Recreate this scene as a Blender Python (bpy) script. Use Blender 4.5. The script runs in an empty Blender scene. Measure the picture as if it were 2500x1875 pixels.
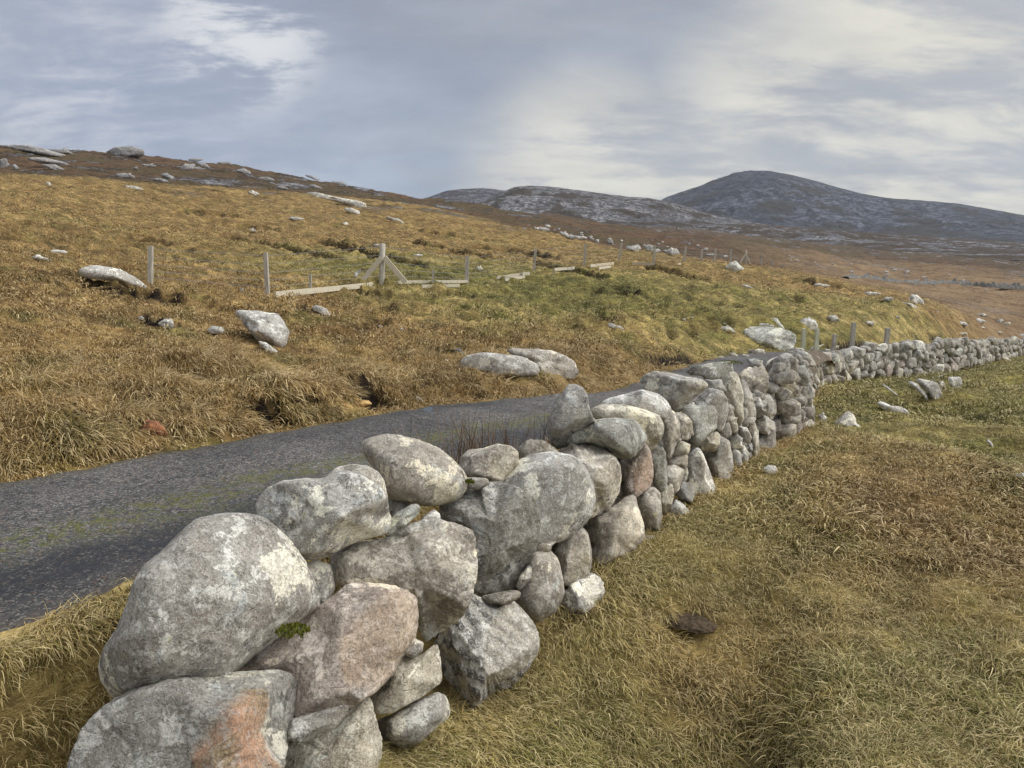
import bpy, bmesh, math, random
import numpy as np
from mathutils import Vector
random.seed(7); rng = np.random.default_rng(7)
scene = bpy.context.scene
COL = scene.collection

# ------------------------------------------------------------------ camera, sky, sun, exposure
F = 1880.0                                   # focal length in pixels of a 2500-wide frame
PITCH = math.atan(337.5 / F)
cp, sp = math.cos(PITCH), math.sin(PITCH)
cam = bpy.data.cameras.new('camera'); co = bpy.data.objects.new('camera', cam); COL.objects.link(co)
co.location = (0, 0, 0); co.rotation_euler = (math.pi/2 - PITCH, 0, 0)
cam.sensor_width = 36; cam.lens = 36 * F / 2500; cam.clip_start = 0.05; cam.clip_end = 20000
scene.camera = co
SUN_AZ, SUN_EL = math.radians(88), math.radians(46)     # azimuth clockwise from the view direction
EXPOSURE = 1.42
SUN_STRENGTH = 1.35
scene.view_settings.view_transform = 'Standard'; scene.view_settings.look = 'None'
scene.view_settings.exposure = EXPOSURE; scene.view_settings.gamma = 1
scene.render.engine = 'CYCLES'
scene.cycles.max_bounces = 5; scene.cycles.diffuse_bounces = 3; scene.cycles.volume_bounces = 0

def ray(u, v):
    dx = (u - 1250) / F; dn = (v - 937.5) / F
    return np.array([dx, cp - dn*sp, -sp - dn*cp])
def unit(a):
    a = np.asarray(a, float); return a / np.linalg.norm(a)

class NT:
    """small wrapper to write node trees compactly"""
    def __init__(s, tree): s.t = tree; s.n = tree.nodes; s.l = tree.links
    def node(s, typ, **kw):
        n = s.n.new(typ)
        for k, v in kw.items(): setattr(n, k, v)
        return n
    def put(s, sock, v):
        if hasattr(v, 'is_output'): s.l.new(v, sock)
        elif v is not None: sock.default_value = v
    def math(s, op, a, b=None, c=None, clamp=False):
        n = s.node('ShaderNodeMath', operation=op, use_clamp=clamp)
        s.put(n.inputs[0], a)
        if b is not None: s.put(n.inputs[1], b)
        if c is not None: s.put(n.inputs[2], c)
        return n.outputs[0]
    def vmath(s, op, a, b=None):
        n = s.node('ShaderNodeVectorMath', operation=op); s.put(n.inputs[0], a)
        if b is not None: s.put(n.inputs[1], b)
        return n.outputs['Value'] if op in ('DOT_PRODUCT', 'LENGTH') else n.outputs[0]
    def noise(s, vec, scale, detail=4, rough=0.55, dist=0, out=0):
        n = s.node('ShaderNodeTexNoise'); s.put(n.inputs['Vector'], vec)
        n.inputs['Scale'].default_value = scale; n.inputs['Detail'].default_value = detail
        n.inputs['Roughness'].default_value = rough; n.inputs['Distortion'].default_value = dist
        return n.outputs[out]
    def ramp(s, v, lo, hi, a=0.0, b=1.0):
        n = s.node('ShaderNodeMapRange', interpolation_type='SMOOTHSTEP'); s.put(n.inputs['Value'], v)
        n.inputs['From Min'].default_value = lo; n.inputs['From Max'].default_value = hi
        n.inputs['To Min'].default_value = a; n.inputs['To Max'].default_value = b
        return n.outputs[0]
    def mix(s, f, a, b, mode='MIX'):
        n = s.node('ShaderNodeMix', data_type='RGBA', blend_type=mode); s.put(n.inputs[0], f)
        for sock, v in ((n.inputs[6], a), (n.inputs[7], b)):
            if isinstance(v, (tuple, list)) and len(v) == 3: v = (*v, 1)
            s.put(sock, v)
        return n.outputs[2]
    def attr(s, name, typ='GEOMETRY', out='Fac'):
        return s.node('ShaderNodeAttribute', attribute_name=name, attribute_type=typ).outputs[out]
    def mapping(s, vec, scale=(1, 1, 1), rot=(0, 0, 0), loc=(0, 0, 0)):
        n = s.node('ShaderNodeMapping'); s.put(n.inputs['Vector'], vec)
        n.inputs['Scale'].default_value = scale; n.inputs['Rotation'].default_value = rot; n.inputs['Location'].default_value = loc
        return n.outputs[0]

def build_world():
    w = bpy.data.worlds.new('World'); scene.world = w; w.use_nodes = True
    t = NT(w.node_tree); t.n.clear()
    out = t.node('ShaderNodeOutputWorld'); bg = t.node('ShaderNodeBackground')
    t.l.new(bg.outputs[0], out.inputs[0])
    D = t.node('ShaderNodeTexCoord').outputs['Generated']
    sep = t.node('ShaderNodeSeparateXYZ'); t.l.new(D, sep.inputs[0])
    zz = t.math('ADD', t.math('MAXIMUM', sep.outputs[2], 0.0), 0.26)
    comb = t.node('ShaderNodeCombineXYZ')
    t.l.new(t.math('DIVIDE', sep.outputs[0], zz), comb.inputs[0]); t.l.new(t.math('DIVIDE', sep.outputs[1], zz), comb.inputs[1])
    P = comb.outputs[0]
    warp = t.vmath('ADD', P, t.vmath('MULTIPLY', t.noise(P, 0.7, 3, out=1), (0.5, 0.5, 0)))
    st = t.mapping(warp, scale=(0.9, 1.5, 1), rot=(0, 0, math.radians(-32)))      # long streets of cloud
    nA = t.noise(st, 0.45, 4, 0.5)
    nB = t.noise(st, 1.5, 10, 0.64)
    nC = t.noise(t.mapping(warp, scale=(1.0, 1.6, 1), loc=(3, 8, 0), rot=(0, 0, math.radians(-20))), 2.6, 10, 0.66)
    def blob(u, v, deg, soft):                # a region of the sky round a fixed direction
        d = unit(ray(u, v)); k = t.vmath('DOT_PRODUCT', D, tuple(d))
        return t.ramp(k, math.cos(math.radians(deg + soft)), math.cos(math.radians(max(deg - soft, 0.0))))
    E = 2 ** (-EXPOSURE)
    C = lambda r, g, b: (r*E, g*E, b*E)
    sky = t.node('ShaderNodeTexSky', sky_type='NISHITA', sun_disc=False)
    sky.sun_elevation = SUN_EL; sky.sun_rotation = SUN_AZ
    clear = t.mix(1.0, sky.outputs[0], (0.10*E, 0.10*E, 0.10*E), 'MULTIPLY')
    cream = C(0.90, 0.85, 0.715); white = C(0.88, 0.88, 0.87)
    base = t.mix(t.ramp(nA, 0.35, 0.65), C(0.42, 0.455, 0.535), C(0.50, 0.525, 0.585))
    base = t.mix(t.math('MULTIPLY', blob(860, 330, 15, 14), t.ramp(nB, 0.75, 0.30, .45, 1)), base, C(0.25, 0.315, 0.455))
    base = t.mix(t.math('MULTIPLY', blob(960, 480, 5, 5), 0.6), base, C(0.38, 0.50, 0.68))
    base = t.mix(t.math('MULTIPLY', blob(1400, 80, 19, 11), t.ramp(nB, .3, .6, 1.0, .55)), base, C(0.355, 0.38, 0.435))
    left = t.math('MULTIPLY', blob(100, 150, 15, 12), t.ramp(nC, 0.36, 0.64, 0.15, 0.65))
    base = t.mix(left, base, C(0.475, 0.51, 0.60))
    gap = t.math('MULTIPLY', blob(590, 60, 3.2, 3.2), t.ramp(nC, 0.46, 0.60))
    base = t.mix(t.math('MULTIPLY', gap, .75), base, white)
    gap2 = t.math('MULTIPLY', blob(110, 235, 6, 5), t.ramp(nC, 0.42, 0.68, 0.0, 0.5))
    base = t.mix(gap2, base, C(0.72, 0.70, 0.72))
    warm = t.math('MAXIMUM', t.math('MAXIMUM', blob(2500, 190, 12, 9), t.math('MULTIPLY', blob(1430, 495, 6, 5), 1.0)), t.math('MULTIPLY', blob(2000, 420, 8, 7), 1.0))
    warm = t.math('MULTIPLY', warm, t.ramp(nB, 0.36, 0.56, 0.40, 1.0))
    base = t.mix(warm, base, cream)
    dark = t.math('MULTIPLY', t.math('MAXIMUM', blob(2300, 275, 8, 6), t.math('MAXIMUM', blob(1980, 250, 4, 4), blob(1450, 320, 7, 6))), t.ramp(nB, 0.60, 0.42, 0.1, 0.8))
    base = t.mix(dark, base, C(0.43, 0.45, 0.49))
    # break the whole deck up with finer texture
    base = t.mix(1.0, base, t.mix(t.ramp(nC, 0.30, 0.72), (0.90, 0.905, 0.92), (1.10, 1.095, 1.08)), 'MULTIPLY')
    tot = t.mix(0.08, base, clear)
    t.l.new(tot, bg.inputs[0]); bg.inputs[1].default_value = 1.0
build_world()

sl = bpy.data.lights.new('sun', 'SUN'); so = bpy.data.objects.new('sun', sl); COL.objects.link(so)
sl.energy = SUN_STRENGTH; sl.angle = math.radians(65); sl.color = (1.0, 0.98, 0.95)
sd = Vector((math.sin(SUN_AZ)*math.cos(SUN_EL), math.cos(SUN_AZ)*math.cos(SUN_EL), math.sin(SUN_EL)))
so.rotation_euler = sd.to_track_quat('Z', 'Y').to_euler()

# ------------------------------------------------------------------ noise
_perm = rng.permutation(512); _perm = np.concatenate([_perm, _perm, _perm])
_g2 = np.stack([np.cos(np.arange(64)*2.399), np.sin(np.arange(64)*2.399)], 1)
def pn2(x, y):
    xi = np.floor(x).astype(int); yi = np.floor(y).astype(int); xf = x - xi; yf = y - yi
    u = xf*xf*xf*(xf*(xf*6-15)+10); v = yf*yf*yf*(yf*(yf*6-15)+10)
    def g(ix, iy, fx, fy):
        h = _perm[(_perm[ix & 511] + iy) & 511] & 63; return _g2[h, 0]*fx + _g2[h, 1]*fy
    a = g(xi, yi, xf, yf); b = g(xi+1, yi, xf-1, yf); c = g(xi, yi+1, xf, yf-1); d = g(xi+1, yi+1, xf-1, yf-1)
    return ((a + u*(b-a)) + v*((c + u*(d-c)) - (a + u*(b-a)))) * 1.5
def fbm2(x, y, n=4, gain=0.5):
    s = 0; a = 1
    for i in range(n): s = s + a*pn2(x*2**i + 13.7*i, y*2**i - 7.3*i); a *= gain
    return s
_g3 = rng.normal(size=(64, 3)); _g3 /= np.linalg.norm(_g3, axis=1)[:, None]
def pn3(p):
    i = np.floor(p).astype(int); f = p - i; w = f*f*f*(f*(f*6-15)+10)
    def g(o):
        o = np.array(o); j = i + o; h = _perm[(_perm[(_perm[j[:, 0] & 511] + j[:, 1]) & 511] + j[:, 2]) & 511] & 63
        return np.sum(_g3[h]*(f-o), 1)
    L = lambda a, b, t: a + t*(b-a)
    x0 = L(g((0,0,0)), g((1,0,0)), w[:,0]); x1 = L(g((0,1,0)), g((1,1,0)), w[:,0])
    x2 = L(g((0,0,1)), g((1,0,1)), w[:,0]); x3 = L(g((0,1,1)), g((1,1,1)), w[:,0])
    return L(L(x0, x1, w[:,1]), L(x2, x3, w[:,1]), w[:,2]) * 1.6
def sstep(x, a, b):
    t = np.clip((x-a)/(b-a), 0, 1); return t*t*(3-2*t)

# ------------------------------------------------------------------ the lie of the land
# wall face line in plan with the height of the wall top
WALL = [(-7.0, -6.4, -1.5), (-5.0, -3.3, -1.5), (-3.0, -0.25, -1.5), (-1.85, 1.53, -1.5), (-.63, 3.42, -1.5), (1.0, 5.94, -1.5), (2.6, 8.2, -1.5), (4.22, 10.58, -1.52), (5.35, 13.4, -2.00), (6.62, 16.6, -2.46), (8.2, 19.8, -2.80),
        (9.9, 22.0, -2.96), (12.2, 24.0, -3.05), (15.8, 27, -3.27), (21, 33, -4.0), (28.6, 42, -5.05), (36, 50, -6.2), (50, 64, -8.2)]
def catmull(P, n):
    P = np.array(P, float); out = []
    Q = np.vstack([2*P[0]-P[1], P, 2*P[-1]-P[-2]])
    for i in range(1, len(Q)-2):
        for k in range(n):
            t = k/n
            out.append(0.5*((2*Q[i]) + (-Q[i-1]+Q[i+1])*t + (2*Q[i-1]-5*Q[i]+4*Q[i+1]-Q[i+2])*t*t + (-Q[i-1]+3*Q[i]-3*Q[i+1]+Q[i+2])*t**3))
    out.append(P[-1]); return np.array(out)
WP = catmull(WALL, 6)
WS = np.concatenate([[0], np.cumsum(np.linalg.norm(np.diff(WP[:, :2], axis=0), axis=1))])
i0 = int(np.argmin(np.hypot(WP[:, 0]+.63, WP[:, 1]-3.42))); WS -= WS[i0]          # s = 0 at the near foot of the wall
def wall_sd(x, y):
    """signed distance (right +) to the wall face line, and the arc length of the nearest point"""
    x = np.asarray(x, float); y = np.asarray(y, float)
    best = np.full(x.shape, 1e9); sd = np.full(x.shape, 1e9); ss = np.zeros(x.shape)
    for i in range(len(WP)-1):
        ax, ay = WP[i, :2]; bx, by = WP[i+1, :2]; dx, dy = bx-ax, by-ay; L2 = dx*dx+dy*dy
        t = ((x-ax)*dx + (y-ay)*dy)/L2
        lo = -1e9 if i == 0 else 0; hi = 1e9 if i == len(WP)-2 else 1
        t = np.clip(t, lo, hi); ex = x-ax-t*dx; ey = y-ay-t*dy; d = np.hypot(ex, ey); m = d < best
        best = np.where(m, d, best); sd = np.where(m, np.sign(dy*ex - dx*ey)*d, sd); ss = np.where(m, WS[i] + t*math.sqrt(L2), ss)
    return sd, ss
def wall_at(s):
    return np.array([np.interp(s, WS, WP[:, k]) for k in range(3)])
def wall_dir(s):
    s = min(max(s, WS[0]+.2), WS[-1]-.2); a = wall_at(s-.15); b = wall_at(s+.15); d = (b-a)[:2]; return d/np.linalg.norm(d)

ROAD_Z = ([-8, 0, 2, 5, 10, 16, 22, 30, 45, 70], [-1.95, -1.94, -1.97, -2.08, -2.45, -2.88, -3.4, -4.0, -5.6, -8.6])
ROAD_F = ([-8, -2, 0, 2, 5, 8, 10, 16, 22, 70], [-5.6, -5.0, -4.62, -4.3, -4.05, -3.5, -3.3, -2.9, -3.2, -3.6])
ROAD_N = ([-8, 0, 5, 10, 20, 70], [-1.75, -1.68, -1.4, -1.15, -0.95, -0.95])

LEFT = {   # image column : (distance, image row >= 100 | height < 100)
 -700: [(6, -1.9), (9, -1.5), (14, -.6), (25, .8), (60, 5), (120, 14), (260, 32), (500, 20), (1200, 0)],
 0: [(7.4, -1.85), (8.3, 1095), (12, 900), (14.5, 780), (19, 692), (27, 620), (50, 500), (80, 428), (100, 432), (170, 405), (250, 352), (400, 12.), (1200, -10)],
 250: [(8.0, -1.85), (9, 1060), (12.5, 880), (16, 770), (22, 690), (32, 620), (60, 515), (100, 440), (125, 442), (190, 405), (280, 358), (420, 12.), (1200, -10)],
 500: [(9, -1.85), (10.2, 985), (12, 900), (16, 800), (23.5, 703), (38, 625), (70, 530), (120, 455), (145, 456), (220, 415), (310, 388), (430, 10.), (1200, -10)],
 750: [(10.2, -1.9), (11.8, 965), (14, 900), (17, 810), (26, 698), (44, 615), (85, 525), (145, 470), (170, 471), (240, 450), (330, 432), (450, 6.), (1200, -10)],
 1000: [(11.5, -2.1), (12.6, 965), (15, 890), (19, 810), (28, 700), (50, 610), (90, 540), (150, 497), (180, 497), (260, 492), (350, 484), (480, 3.), (1200, -10)],
 1300: [(13, -2.3), (14, 935), (17, 860), (24, 765), (35, 695), (43, 662), (75, 598), (110, 562), (135, 563), (200, 548), (330, 525), (450, 520), (560, 0), (1200, -10)],
 1600: [(16, -2.5), (17, 890), (20, 835), (28, 752), (38, 695), (53, 648), (72, 624), (90, 626), (130, 620), (250, 588), (450, 562), (800, 553), (1200, 548)],
 1900: [(21, 852), (24, 825), (28, 795), (38, 745), (50, 700), (68, 655), (85, 660), (120, 655), (200, 635), (400, 604), (800, 588), (1200, 580)],
 2200: [(24, -3.4), (28, 840), (36, 790), (50, 745), (62, 718), (76, 725), (100, 722), (170, 700), (350, 650), (700, 620), (1200, 602)],
 2500: [(45, -5.6), (50, 826), (58, 811), (72, 818), (90, 812), (130, 760), (210, 715), (400, 665), (800, 630), (1200, 615)],
 3300: [(45, -6.5), (58, -6.8), (90, -9), (200, -14), (400, -16), (1200, -14)],
}
RIGHT = {
 -700: [(1, -2.42), (100, -2.5)],
 800: [(1, -2.42), (3, -2.42), (5, -2.4), (100, -2.4)],
 1500: [(1, -2.42), (5.5, -2.4), (8, -2.4), (100, -2.4)],
 1850: [(1, -2.42), (6, -2.4), (9, -2.42), (13, -2.8), (20, -3.6), (100, -8)],
 2012: [(1, -2.42), (3, -2.4), (7, -2.4), (11.3, 1022), (13.5, -3.1), (17, 984), (21, 945), (26, -4.2), (100, -9)],
 2240: [(1, -2.42), (3, -2.42), (7, -2.38), (10.0, 1082), (12.5, -3.15), (15.5, 1045), (19, 990), (24, 922), (30, -4.6), (100, -9)],
 2500: [(1, -2.45), (3, -2.5), (6, -2.45), (9.5, 1125), (12, -3.15), (15, 1060), (20, 970), (28, 905), (33, 890), (48, 868), (100, -9.)],
 2900: [(1, -2.5), (3, -2.6), (6, -2.6), (9.5, -2.7), (14, -3.4), (22, -4.1), (35, -4.6), (60, -6.5), (100, -9)],
 3300: [(1, -2.5), (6, -2.8), (15, -3.8), (40, -5), (100, -9)],
}
AZ = np.radians(np.linspace(-50, 50, 301)); LR = np.linspace(math.log(.5), math.log(1250), 420)
def table(T):
    cols = []
    for u, pts in sorted(T.items()):
        rr, zz, aa = [], [], []
        for r, v in pts:
            if v >= 100: d = ray(u, v); z = r*d[2]/math.hypot(d[0], d[1]); az = math.atan2(d[0], d[1])
            else:
                z = v; dn = math.tan(-math.atan2(z, r) - PITCH); az = math.atan2((u-1250)/F, cp - dn*sp)
            rr.append(math.log(r)); zz.append(z); aa.append(az)
        # interpolate the elevation angle, not the height: it keeps slopes smooth in perspective
        th = np.array(zz)/np.exp(rr)
        zi = np.interp(LR, rr, th); lo = LR < rr[0]
        zi = zi*np.exp(LR); zi[lo] = zz[0]
        k = np.ones(9)/9; pad = np.pad(zi/np.exp(LR), 4, mode='edge'); zs = np.convolve(pad, k, 'valid')*np.exp(LR)
        zs[lo] = zz[0]
        cols.append((np.interp(LR, rr, aa), zs))
    G = np.zeros((len(AZ), len(LR)))
    for k in range(len(LR)):
        a = [c[0][k] for c in cols]; z = [c[1][k] for c in cols]; G[:, k] = np.interp(AZ, a, z)
    pad = np.pad(G, ((6, 6), (0, 0)), mode='edge'); G = sum(pad[i:i+len(AZ)] for i in range(13))/13
    return G
GL, GR = table(LEFT), table(RIGHT)
def lookup(G, az, lr):
    i = np.clip((az-AZ[0])/(AZ[1]-AZ[0]), 0, len(AZ)-1.001); j = np.clip((lr-LR[0])/(LR[1]-LR[0]), 0, len(LR)-1.001)
    a = i.astype(int); b = j.astype(int); fi = i-a; fj = j-b
    return (G[a, b]*(1-fi)+G[a+1, b]*fi)*(1-fj) + (G[a, b+1]*(1-fi)+G[a+1, b+1]*fi)*fj

CUTS = []      # eroded peat edges: (points N x 2, depth, width, darkness)
MOUNDS = []
def ground(x, y, full=True, want=False):
    x = np.atleast_1d(np.asarray(x, float)); y = np.atleast_1d(np.asarray(y, float))
    r = np.maximum(np.hypot(x, y), .5); az = np.arctan2(x, np.maximum(y, 1e-3) if False else y); lr = np.log(r)
    zl = lookup(GL, az, lr); zr = lookup(GR, az, lr)
    sd = np.full(x.shape, 50.0); ss = np.zeros(x.shape); near = r < 95
    if near.any(): a, b = wall_sd(x[near], y[near]); sd[near] = a; ss[near] = b
    far = ~near; sd[far] = -50
    rz = np.interp(ss, *ROAD_Z); rf = np.interp(ss, *ROAD_F); rn = np.interp(ss, *ROAD_N)
    wig = 0.10*pn2(x*1.3, y*1.3) + .05*pn2(x*4, y*4)
    bw = np.interp(ss, [7, 16, 70], [.42, 2.2, 4.0]); onroad = sstep(sd, rf-bw+wig, rf-.02+wig)                     # 1 on the road and on the verge up to the wall
    # undulation
    hill = 1-onroad
    b = 0
    if full:
        b = (.16*pn2(x*.16, y*.16+3) + .17*np.abs(pn2(x*.55+9, y*.75)) + .13*pn2(x*1.4, y*1.7)*(1+.6*sstep(r, 14, 20)) + .06*pn2(x*3.7, y*3.7)*(1+.8*sstep(r, 14, 20)) + .03*pn2(x*8, y*8)*(r < 30))*sstep(r, 7, 15)
        b = b + sstep(r, 40, 90)*(.35*pn2(x*.11, y*.15) + .22*np.abs(pn2(x*.3, y*.3)))
        b = b + sstep(r, 100, 240)*(2.0*fbm2(x*.02, y*.02, 4, .55))
        # rounded bank above the road: soft hummocks
        bank = sstep(rf-sd, .15, 1.1)*(1-sstep(rf-sd, 2.5, 6))*(sd < 0)
        b = b + bank*(.16 + .20*pn2(x*.7, y*.7) + .12*np.abs(pn2(x*1.9+4, y*1.9)))*(r < 24)
    zl2 = zl + b
    zroad = rz + (.02*pn2(x*2.2, y*2.2) if full else 0)
    crown = .03*(1-np.clip(((sd-(rf+rn)/2)/((rn-rf)/2))**2, 0, 1.5))
    zverge = rz + .05 + .05*pn2(x*3, y*3)
    k = sstep(sd, rn-.15, rn+.2)
    zroad = zroad+crown; zroad = zroad*(1-k)+zverge*k
    zl3 = zl2*(1-onroad) + zroad*onroad
    br = 0
    if full:
        br = (.045*pn2(x*.35, y*.35) + .05*np.abs(pn2(x*1.1, y*1.3+5)) + .045*pn2(x*2.6, y*2.6) + .022*pn2(x*6, y*6))*sstep(r, 1, 4)
        br = br*sstep(sd, -.3, 1.0) + sstep(r, 11, 15)*(.22*pn2(x*.5, y*.5) + .10*pn2(x*1.5, y*1.5))*sstep(sd, .2, 2)
    zr2 = zr + br
    q0 = np.interp(ss, [1.0, 3.0], [-1.45, -1.0]); q1 = np.interp(ss, [1.0, 3.0], [-1.0, -.6]); right = sstep(sd, q0, q1)
    z = zl3*(1-right) + zr2*right
    dark = np.zeros(x.shape)
    if full:
        for P, dep, wid, dk in CUTS:
            best = np.full(x.shape, 1e9); side = np.zeros(x.shape); tt = np.zeros(x.shape)
            c = P.mean(0); m = np.hypot(x-c[0], y-c[1]) < np.max(np.hypot(*(P-c).T))+wid*4
            if not m.any(): continue
            xm, ym = x[m], y[m]; bm_ = np.full(xm.shape, 1e9); sm = np.zeros(xm.shape); n = len(P)-1; tm = np.zeros(xm.shape)
            for i in range(n):
                a_, b_ = P[i], P[i+1]; d = b_-a_; L2 = d@d + 1e-9
                t = np.clip(((xm-a_[0])*d[0]+(ym-a_[1])*d[1])/L2, 0, 1)
                ex = xm-a_[0]-t*d[0]; ey = ym-a_[1]-t*d[1]; dd = np.hypot(ex, ey); mm = dd < bm_
                bm_ = np.where(mm, dd, bm_); sm = np.where(mm, np.sign(ex*c[0]+ey*c[1]), sm); tm = np.where(mm, (i+t)/n, tm)
            edge = (1 + .5*pn2(xm*2/wid**.5, ym*2/wid**.5))
            fade = sstep(tm, -.001, .12)*(1-sstep(tm, .85, 1.001)) if n > 1 or True else 1
            fall = np.where(sm > 0, 1-sstep(bm_, 0, wid*.28), 1-sstep(bm_, wid*.3*edge, wid*1.2*edge))   # steep far lip, gentle near side
            z[m] -= dep*fall*fade
            z[m] += dep*.25*np.exp(-((bm_-wid*.5)/(wid*.35))**2)*(sm > 0)*fade
            dark[m] = np.maximum(dark[m], dk*(np.where(sm > 0, 1-sstep(bm_, wid*.2, wid*.38), 1-sstep(bm_, wid*.45*edge, wid*.85*edge)))*fade)
    if want: return z, sd, ss, onroad, right, dark
    return z
def hit(u, v, full=False):
    """the first ground point seen through an image point"""
    d = ray(u, v); h = math.hypot(d[0], d[1]); rs = np.exp(np.linspace(math.log(1.5), math.log(1150), 2600))
    x = d[0]/h*rs; y = d[1]/h*rs; z = ground(x, y, full); g = z - d[2]/h*rs
    k = np.argmax(g > 0)
    if g[k] <= 0: k = len(rs)-1
    if k > 0 and g[k] > 0:
        t = g[k-1]/(g[k-1]-g[k]); rr = rs[k-1]+t*(rs[k]-rs[k-1])
    else: rr = rs[k]
    return np.array([d[0]/h*rr, d[1]/h*rr, d[2]/h*rr])
def add_cut(pts, dep, wid, dk):
    P = np.array([hit(u, v)[:2] for u, v in pts]); CUTS.append((P, dep, wid, dk))
def u_r(p): return np.linalg.norm(hit(*p[0])[:2]) < 16
CUTLIST = [
 ([(215, 693), (270, 702), (330, 716), (400, 728), (460, 737)], .45, .55, 1.0),
 ([(330, 765), (400, 785), (470, 800)], .22, .5, .8),
 ([(240, 1035), (300, 1030), (345, 1040)], .22, .22, .9), ([(375, 1032), (420, 1028)], .2, .22, .9),
 ([(590, 985), (640, 1000), (700, 985)], .42, .30, 1.0),
 ([(700, 968), (740, 962), (790, 962)], .25, .25, .8),
 ([(150, 1000), (190, 1006), (235, 1003)], .25, .22, .9), ([(480, 1022), (530, 1016)], .22, .2, .9), ([(930, 905), (985, 915), (1000, 925)], .2, .3, .6), ([(690, 742), (740, 752), (770, 765)], .22, .3, .7),
 ([(835, 935), (880, 928), (935, 940)], .45, .5, 1.0),
 ([(845, 792), (890, 797), (960, 815)], .2, .5, .5),
 ([(1445, 770), (1475, 778), (1500, 790)], .55, .75, 1.0),
 ([(1490, 708), (1560, 716), (1640, 727)], .35, .8, .75),
 ([(1955, 678), (1990, 686), (2040, 697), (2085, 707)], .7, 1.2, 1.0),
 ([(2140, 732), (2175, 738)], .4, .8, .9),
 ([(1560, 870), (1620, 880), (1700, 870)], .25, .5, .8),
 ([(1990, 838), (2060, 845), (2130, 843)], .25, .6, .7), ([(2270, 835), (2310, 832)], .4, .6, 1.0),
 ([(1370, 972), (1400, 968)], .2, .2, .8),
 ([(1150, 958), (1190, 968)], .12, .2, .7),
 ([(2170, 978), (2215, 985)], .3, .5, .8),
 ([(1905, 1830), (1960, 1812)], .09, .07, 1.0),
]
TERR = [   # old cultivation ridges along the hillside: darker broken banks
 [(550, 575), (610, 590), (700, 607), (800, 632), (840, 640)],
 [(760, 588), (850, 605), (930, 625), (1000, 640), (1050, 655)],
 [(960, 585), (1040, 600), (1110, 612), (1160, 625), (1230, 640)],
 [(1130, 600), (1220, 610), (1300, 622), (1380, 640)],
 [(250, 610), (330, 622), (420, 635), (520, 648)],
 [(500, 545), (600, 555), (700, 566)], [(1000, 560), (1100, 575), (1200, 590), (1300, 602)],
 [(420, 520), (520, 528), (600, 540)], [(840, 700), (900, 715), (960, 725)], [(1020, 712), (1090, 722), (1180, 735)],
 [(330, 585), (420, 600), (500, 612)], [(1250, 640), (1340, 655), (1420, 668), (1500, 690)], [(1560, 650), (1650, 668), (1740, 690)],
]
cl = [(np.array([hit(u, v, True)[:2] for u, v in p]), d*(.7 if u_r(p) else .9), w*1.05, k) for p, d, w, k in CUTLIST]
for p in TERR:
    P = np.array([hit(u, v)[:2] for u, v in p]); D = np.hypot(*P.mean(0)); cl.append((P, .015*D, .020*D, .55))
_r = np.random.default_rng(77)
for k in range(40):                                    # small scars and hollows all over the slope
    u = _r.uniform(60, 2150); v = _r.uniform(np.interp(u, [0, 1000, 2200], [560, 600, 745]), np.interp(u, [0, 1000, 1800, 2200], [1000, 880, 800, 815])); L = _r.uniform(15, 60)
    P = np.array([hit(u+q*L, v+q*L*_r.uniform(.05, .35)-3*math.sin(q*3), True)[:2] for q in (0, .5, 1)]); D = np.hypot(*P.mean(0))
    cl.append((P, _r.uniform(.08, .15)*min(1.6, D/18), _r.uniform(.014, .028)*D, _r.uniform(.20, .42)))
CUTS.extend(cl)

# ------------------------------------------------------------------ materials
def new_mat(name):
    m = bpy.data.materials.new(name); m.use_nodes = True; t = NT(m.node_tree)
    b = t.n['Principled BSDF']; b.inputs['Roughness'].default_value = .9; b.inputs['Specular IOR Level'].default_value = .2
    return m, t, b
def bump(t, b, h, dist, strength=1.0):
    n = t.node('ShaderNodeBump'); t.put(n.inputs['Height'], h); n.inputs['Distance'].default_value = dist; n.inputs['Strength'].default_value = strength
    t.l.new(n.outputs[0], b.inputs['Normal'])

def turf_colour(t, P, brown, tone):
    """shared by the soil sheet and by the grass on it: golden, green and russet by place"""
    n1 = t.noise(P, .55, 5, .6); n2 = t.noise(P, 2.3, 5, .6); n3 = t.noise(t.mapping(P, loc=(31, 7, 0)), .9, 4, .6)
    c = t.mix(t.ramp(n1, .38, .62), (.270, .220, .085), (.420, .330, .150))
    c = t.mix(t.ramp(n3, .44, .66, 0, .75), c, (.135, .140, .036))
    russ = t.mix(t.ramp(n1, .35, .65), (.215, .140, .060), (.360, .250, .115))
    russ = t.mix(t.ramp(n3, .50, .70, 0, .7), russ, (.150, .145, .048))
    c = t.mix(brown, c, russ)
    c = t.mix(t.ramp(brown, -.02, -.8, 0, .85), c, t.mix(t.ramp(n1, .38, .62), (.110, .112, .034), (.235, .210, .070)))
    c = t.mix(1.0, c, t.mix(t.ramp(n2, .3, .7), (.76, .74, .70), (1.50, 1.50, 1.40)), 'MULTIPLY')
    return c

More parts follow.
